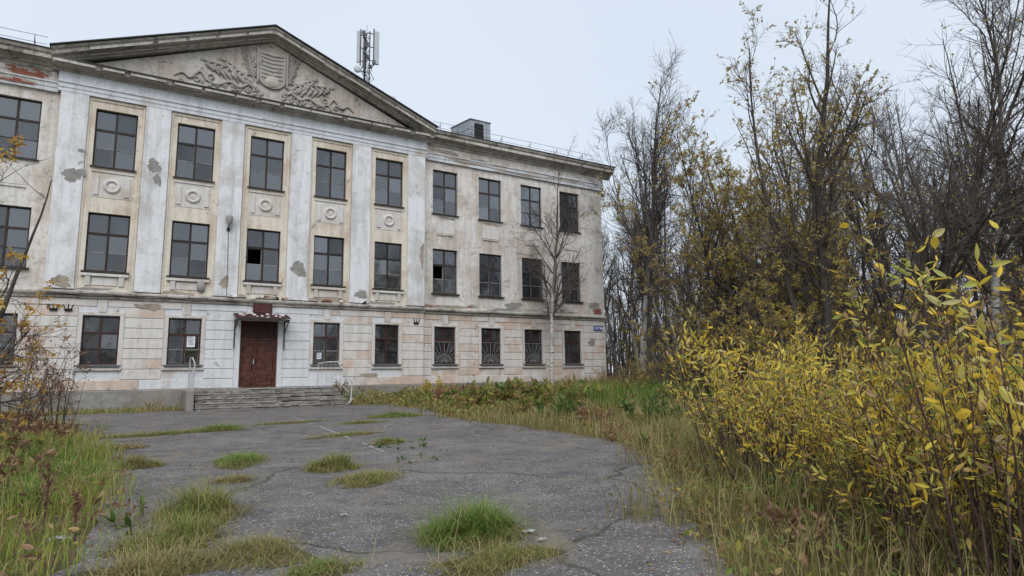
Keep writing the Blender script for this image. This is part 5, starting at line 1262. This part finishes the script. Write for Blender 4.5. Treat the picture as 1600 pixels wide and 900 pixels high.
for i, a in enumerate([(-2.32,-23.95,.36,.34,2600,.30,'large bright green grass tuft low in the middle of the picture','lushgrass'),
    (-2.5,-24.65,.40,.26,900,.14,'flattened straw and green tuft in front of the large bright one','grass'),
    (-2.15,-20.9,.50,.30,1400,.13,'low tuft spreading at the foot of the taller mid-yard tuft','grass',.6),
    (-2.25,-19.75,.30,.30,1300,.24,'upright tuft with dry stalks in the middle of the yard','grass'),
    (-4.55,-17.9,.26,.24,1100,.20,'small dome-shaped tuft left of the yard middle','grass'),
    (-3.2,-18.3,.30,.60,1600,.20,'green tuft on the crack left of the yard middle','lushgrass',-.3),
    (-3.55,-20.0,.25,.18,500,.10,'yellowish low tuft below the green crack tuft','drygrass'),
    (-4.05,-21.9,.34,.42,1500,.34,'tall straw-coloured tuft standing left of the bare asphalt','grass'),
    (-4.35,-22.8,.36,.36,1200,.26,'green and brown tuft low at the left, behind the bottom-edge one','grass'),
    (-4.45,-23.5,.34,.30,900,.20,'mixed grass tuft at the bottom edge, left','drygrass'),
    (-3.85,-23.6,.30,.34,700,.17,'brown-stalked tuft at the bottom edge beside the asphalt','drygrass'),
    (-3.55,-24.2,.22,.16,500,.12,'small green tuft at the bottom edge left of the big bright tuft','lushgrass'),
    (-4.1,-12.45,1.35,.22,1700,.14,'long strip of grass along the far crack at left','grass',.15),
    (-2.85,-12.1,.55,.32,1100,.20,'thick green tuft ending the far crack strip','lushgrass'),
    (-.95,-10.9,1.0,.20,900,.10,'low strip of grass in the crack nearest the steps','grass',.2),
    (2.2,-10.4,.75,.50,1700,.20,'bright green tuft near the asphalt\'s right far edge','lushgrass'),
    (-.7,-15.2,.75,.28,1000,.10,'low mossy tuft across the worn white line','grass',.25),
    (-.55,-17.2,.36,.20,700,.15,'small pale tuft right of the worn white line','grass',.4),
    (-4.9,-15.0,.5,.3,900,.14,'low tuft joined to the left verge edge','drygrass'),
    (-5.3,-19.2,.40,.50,2200,.42,'tall lush green clump at the left verge\'s asphalt edge','lushgrass'),
    (-5.75,-17.2,.50,.45,2000,.40,'lush green clump in the left verge behind the tall one','lushgrass'),
    (-5.5,-20.6,.34,.34,1300,.34,'green clump in the left verge beside the dock stalk','lushgrass'),
    (.6,-12.2,.7,.18,700,.12,'thin tuft on the crack left of the bright green far tuft','grass',.1)]):
    tuft(*a[:8], rot=a[8] if len(a) > 8 else 0.0, seed=60+i)
# knee-high weed clumps along the right wing
wm_ = [make_shrub(551, .55, 14, 420, .10, 'herbleaf', .9, .42, .1), make_shrub(553, .62, 12, 380, .10, 'brownleaf', .8, .42, .1), make_shrub(555, .5, 14, 420, .11, 'greenleaf', .9, .42, .1)]
rw = random.Random(91); kn = ['mixed brown and green weed clump below the right wing', 'brown withered weed clump below the right wing', 'green weed clump below the right wing']
for i in range(66):
    k = (0, 1, 0, 2, 1, 0)[i % 6]; x, y = rw.uniform(5.2, 19), rw.uniform(-9.5, -.5)
    if x - 5 < (-y - 2.5)*.35 - 1: x += 3
    plant_tree(wm_[k], 'weed_clump', kn[k], 'weed', (x, y), rw.uniform(0, 6.28), rw.uniform(.8, 1.5), ('mixed', 'brown', 'green')[k] + ' weed clumps below the wing')
for i in range(40):
    k = (0, 1, 2, 0, 2)[i % 5]; x, y = rw.uniform(4.0, 13), rw.uniform(-19, -9)
    if bool(inside(x, y, np.array(YARD))) or x < 4.4 + max(0, -16-y)*.2: x += 2.2
    plant_tree(wm_[k], 'weed_clump', ('mixed brown and green weed clump at the asphalt edge before the willows', 'brown withered weed clump at the asphalt edge before the willows', 'green weed clump at the asphalt edge before the willows')[k], 'weed', (x, y), rw.uniform(0, 6.28), rw.uniform(1.0, 2.0), ('mixed', 'brown', 'green')[k] + ' weed clumps before the willows')
for i in range(26):
    k = (0, 1, 2, 1)[i % 4]; x, y = rw.uniform(-1.2, 4.5), rw.uniform(-26.5, -18.5)
    if bool(inside(x, y, np.array(YARD))): x += 2.0
    if bool(inside(x, y, np.array(YARD))): continue
    plant_tree(wm_[k], 'weed_clump', ('mixed brown and green weed clump in the grass before the yellow thicket', 'brown withered weed clump in the grass before the yellow thicket', 'green weed clump in the grass before the yellow thicket')[k], 'weed', (x, y), rw.uniform(0, 6.28), rw.uniform(.45, .9), ('mixed', 'brown', 'green')[k] + ' weed clumps before the thicket')
for i in range(34):
    k = (1, 0, 1)[i % 3]; x, y = rw.uniform(-10, -5.6), rw.uniform(-23, -2)
    if x > -5.2 - max(0, y+13)*.17 - .3: x -= 1.6
    plant_tree(wm_[k], 'weed_clump', ('mixed weed clump in the left verge', 'brown withered weed clump in the left verge')[k], 'weed', (x, y), rw.uniform(0, 6.28), rw.uniform(.45, .95), ('mixed', 'brown')[k] + ' weed clumps of the left verge')
for i, (x, y, s) in enumerate([(9.4,-12.0,.34),(11.6,-10.4,.4),(13.6,-9.2,.42),(15.8,-5.6,.36),(17.6,-4.2,.4),(10.8,-8.2,.26)]):
    plant_tree(um[i % 2], 'low_bush', ('low ochre bush', 'low brown bush')[i % 2] + ' among the green weeds before the birches', 'bush', (x, y), i, s, 'low bushes before the birches')
# a small rosette weed and dry stalks
WD = make_shrub(541, .16, 12, 60, .07, 'greenleaf', 1.6, .45)
plant_tree(WD, 'rosette_weed', 'dark green rosette weed beside the small pale tuft', 'weed', (-.42,-17.75), 0, 1.3)
plant_tree(WD, 'rosette_weed', 'small green weed on bare asphalt in front of the rosette', 'weed', (-1.0,-19.6), 1, .9)
plant_tree(WD, 'rosette_weed', 'light green leafy weed at the left among the straw tufts', 'weed', (-4.5,-21.9), 2, 1.5)
def dock(cx, cy, H, label, seed):
    rs = np.random.default_rng(seed); P0, R0_ = grow(rs, np.array([[0,0,-.03]]), np.array([[.08,.05,1.]]), np.array([H]), np.array([.008]), 9, .04, .02, .5)
    a = kids(rs, P0, R0_, np.array([H]), 7, .35, .95, 28, .35, .7, .5, .003); P1, R1 = grow(rs, a[0], a[1], a[2], a[3], 4, .06, .1, .5)
    o = thing('dock_stalk', label, 'weed', (cx, cy, float(gh(cx, cy)))); v, q = joinq([tubes(P0, R0_, 5), tubes(P1, R1, 4)]); mobj('stalk', np_mesh('stalk', v, q, mats=[M['redtwig']], smooth=True), o)
    n = 420; p1, d1 = on_lines(rs, P1, 260, .1); p0, d0 = on_lines(rs, P0, n-260, .45); Pt = np.concatenate([p0, p1])+rs.normal(0,.008,(n,3)); L_ = .012+.012*rs.random(n)
    v, q = simpleleaf(rs, Pt, rs.normal(0,1,(n,3)), L_, L_*.8); mobj('seed_heads', np_mesh('seed_heads', v, q, mats=[M['brownleaf']]), o)
dock(-5.25,-21.9,.62,'dark brown seeded dock stalk in the left verge foreground',1); dock(-5.0,-22.4,.42,'shorter brown dock stalk in front of the tall one',2)
# pale dry stems
q = MB(); rs2 = random.Random(4)
for (x, y, h) in [(-3.9,-22.6,.75),(-4.2,-23.2,.9),(-3.5,-21.6,.55),(-2.75,-24.5,.35),(-3.25,-24.3,.4),(-2.1,-24.4,.38),(-4.6,-22.2,.8),(-4.75,-21.0,.7),(-5.2,-20.0,.8),(-5.6,-21.5,.9)]:
    S_ = thing('dry_straw', 'pale dry straw standing among the foreground tufts', 'straw', (x, y, gp(y)), group='pale dry stems'); dx, dy = rs2.uniform(-.3, .3), rs2.uniform(-.2, .2)
    MB().tube([(0,0,0),(dx*.3*h,dy*.3*h,.5*h),(dx*h,dy*h,h)], [.0022,.0018,.001], 4).build('stalk', M['drystem'] if 'drystem' in M else M.setdefault('drystem', flat('dry_stem', (.40,.33,.22), .8, .15, .2, 9)), S_)
# scraps of litter
def scrap(cx, cy, w, label, seed):
    rs = np.random.default_rng(seed); n = 6; u = np.linspace(-.5, .5, n); U_, V_ = np.meshgrid(u, u); z = .02+.03*rs.random((n,n))*w/.1
    P = np.stack([U_.ravel()*w*1.6+rs.normal(0,.012,n*n), V_.ravel()*w*.7+rs.normal(0,.012,n*n), z.ravel()], 1); I, J = np.meshgrid(np.arange(n-1), np.arange(n-1)); b = (J*n+I).ravel()
    return tag(mobj('litter_scrap', np_mesh('litter_scrap', P, np.stack([b, b+1, b+n+1, b+n], 1), mats=[M['scrap']]), None, (cx, cy, float(gp(cy))+.004)), label, 'litter')
scrap(-2.98,-22.72,.045,'crumpled white scrap on the asphalt left of the big tuft',1); scrap(-1.9,-24.15,.05,'white torn scrap just right of the big bright tuft',2); scrap(-1.95,-24.4,.04,'second white scrap below the one right of the big tuft',3); scrap(-5.1,-22.3,.10,'white rag lying at the edge of the left verge',4)
# tree stump-like post in the weeds
SP = thing('wooden_stump', 'dark broken post among the weeds below the last ground-floor window', 'post', (9.6, -9.6, float(gh(9.6, -9.6))))
MB().tube([(0,0,-.1),(.03,0,.35),(-.02,.02,.62)], [.10,.085,.06], 9).build('post', M['bark'], SP); MB().box(-.25,.22,-.06,.06,.62,.66).build('board', M['wood'], SP)
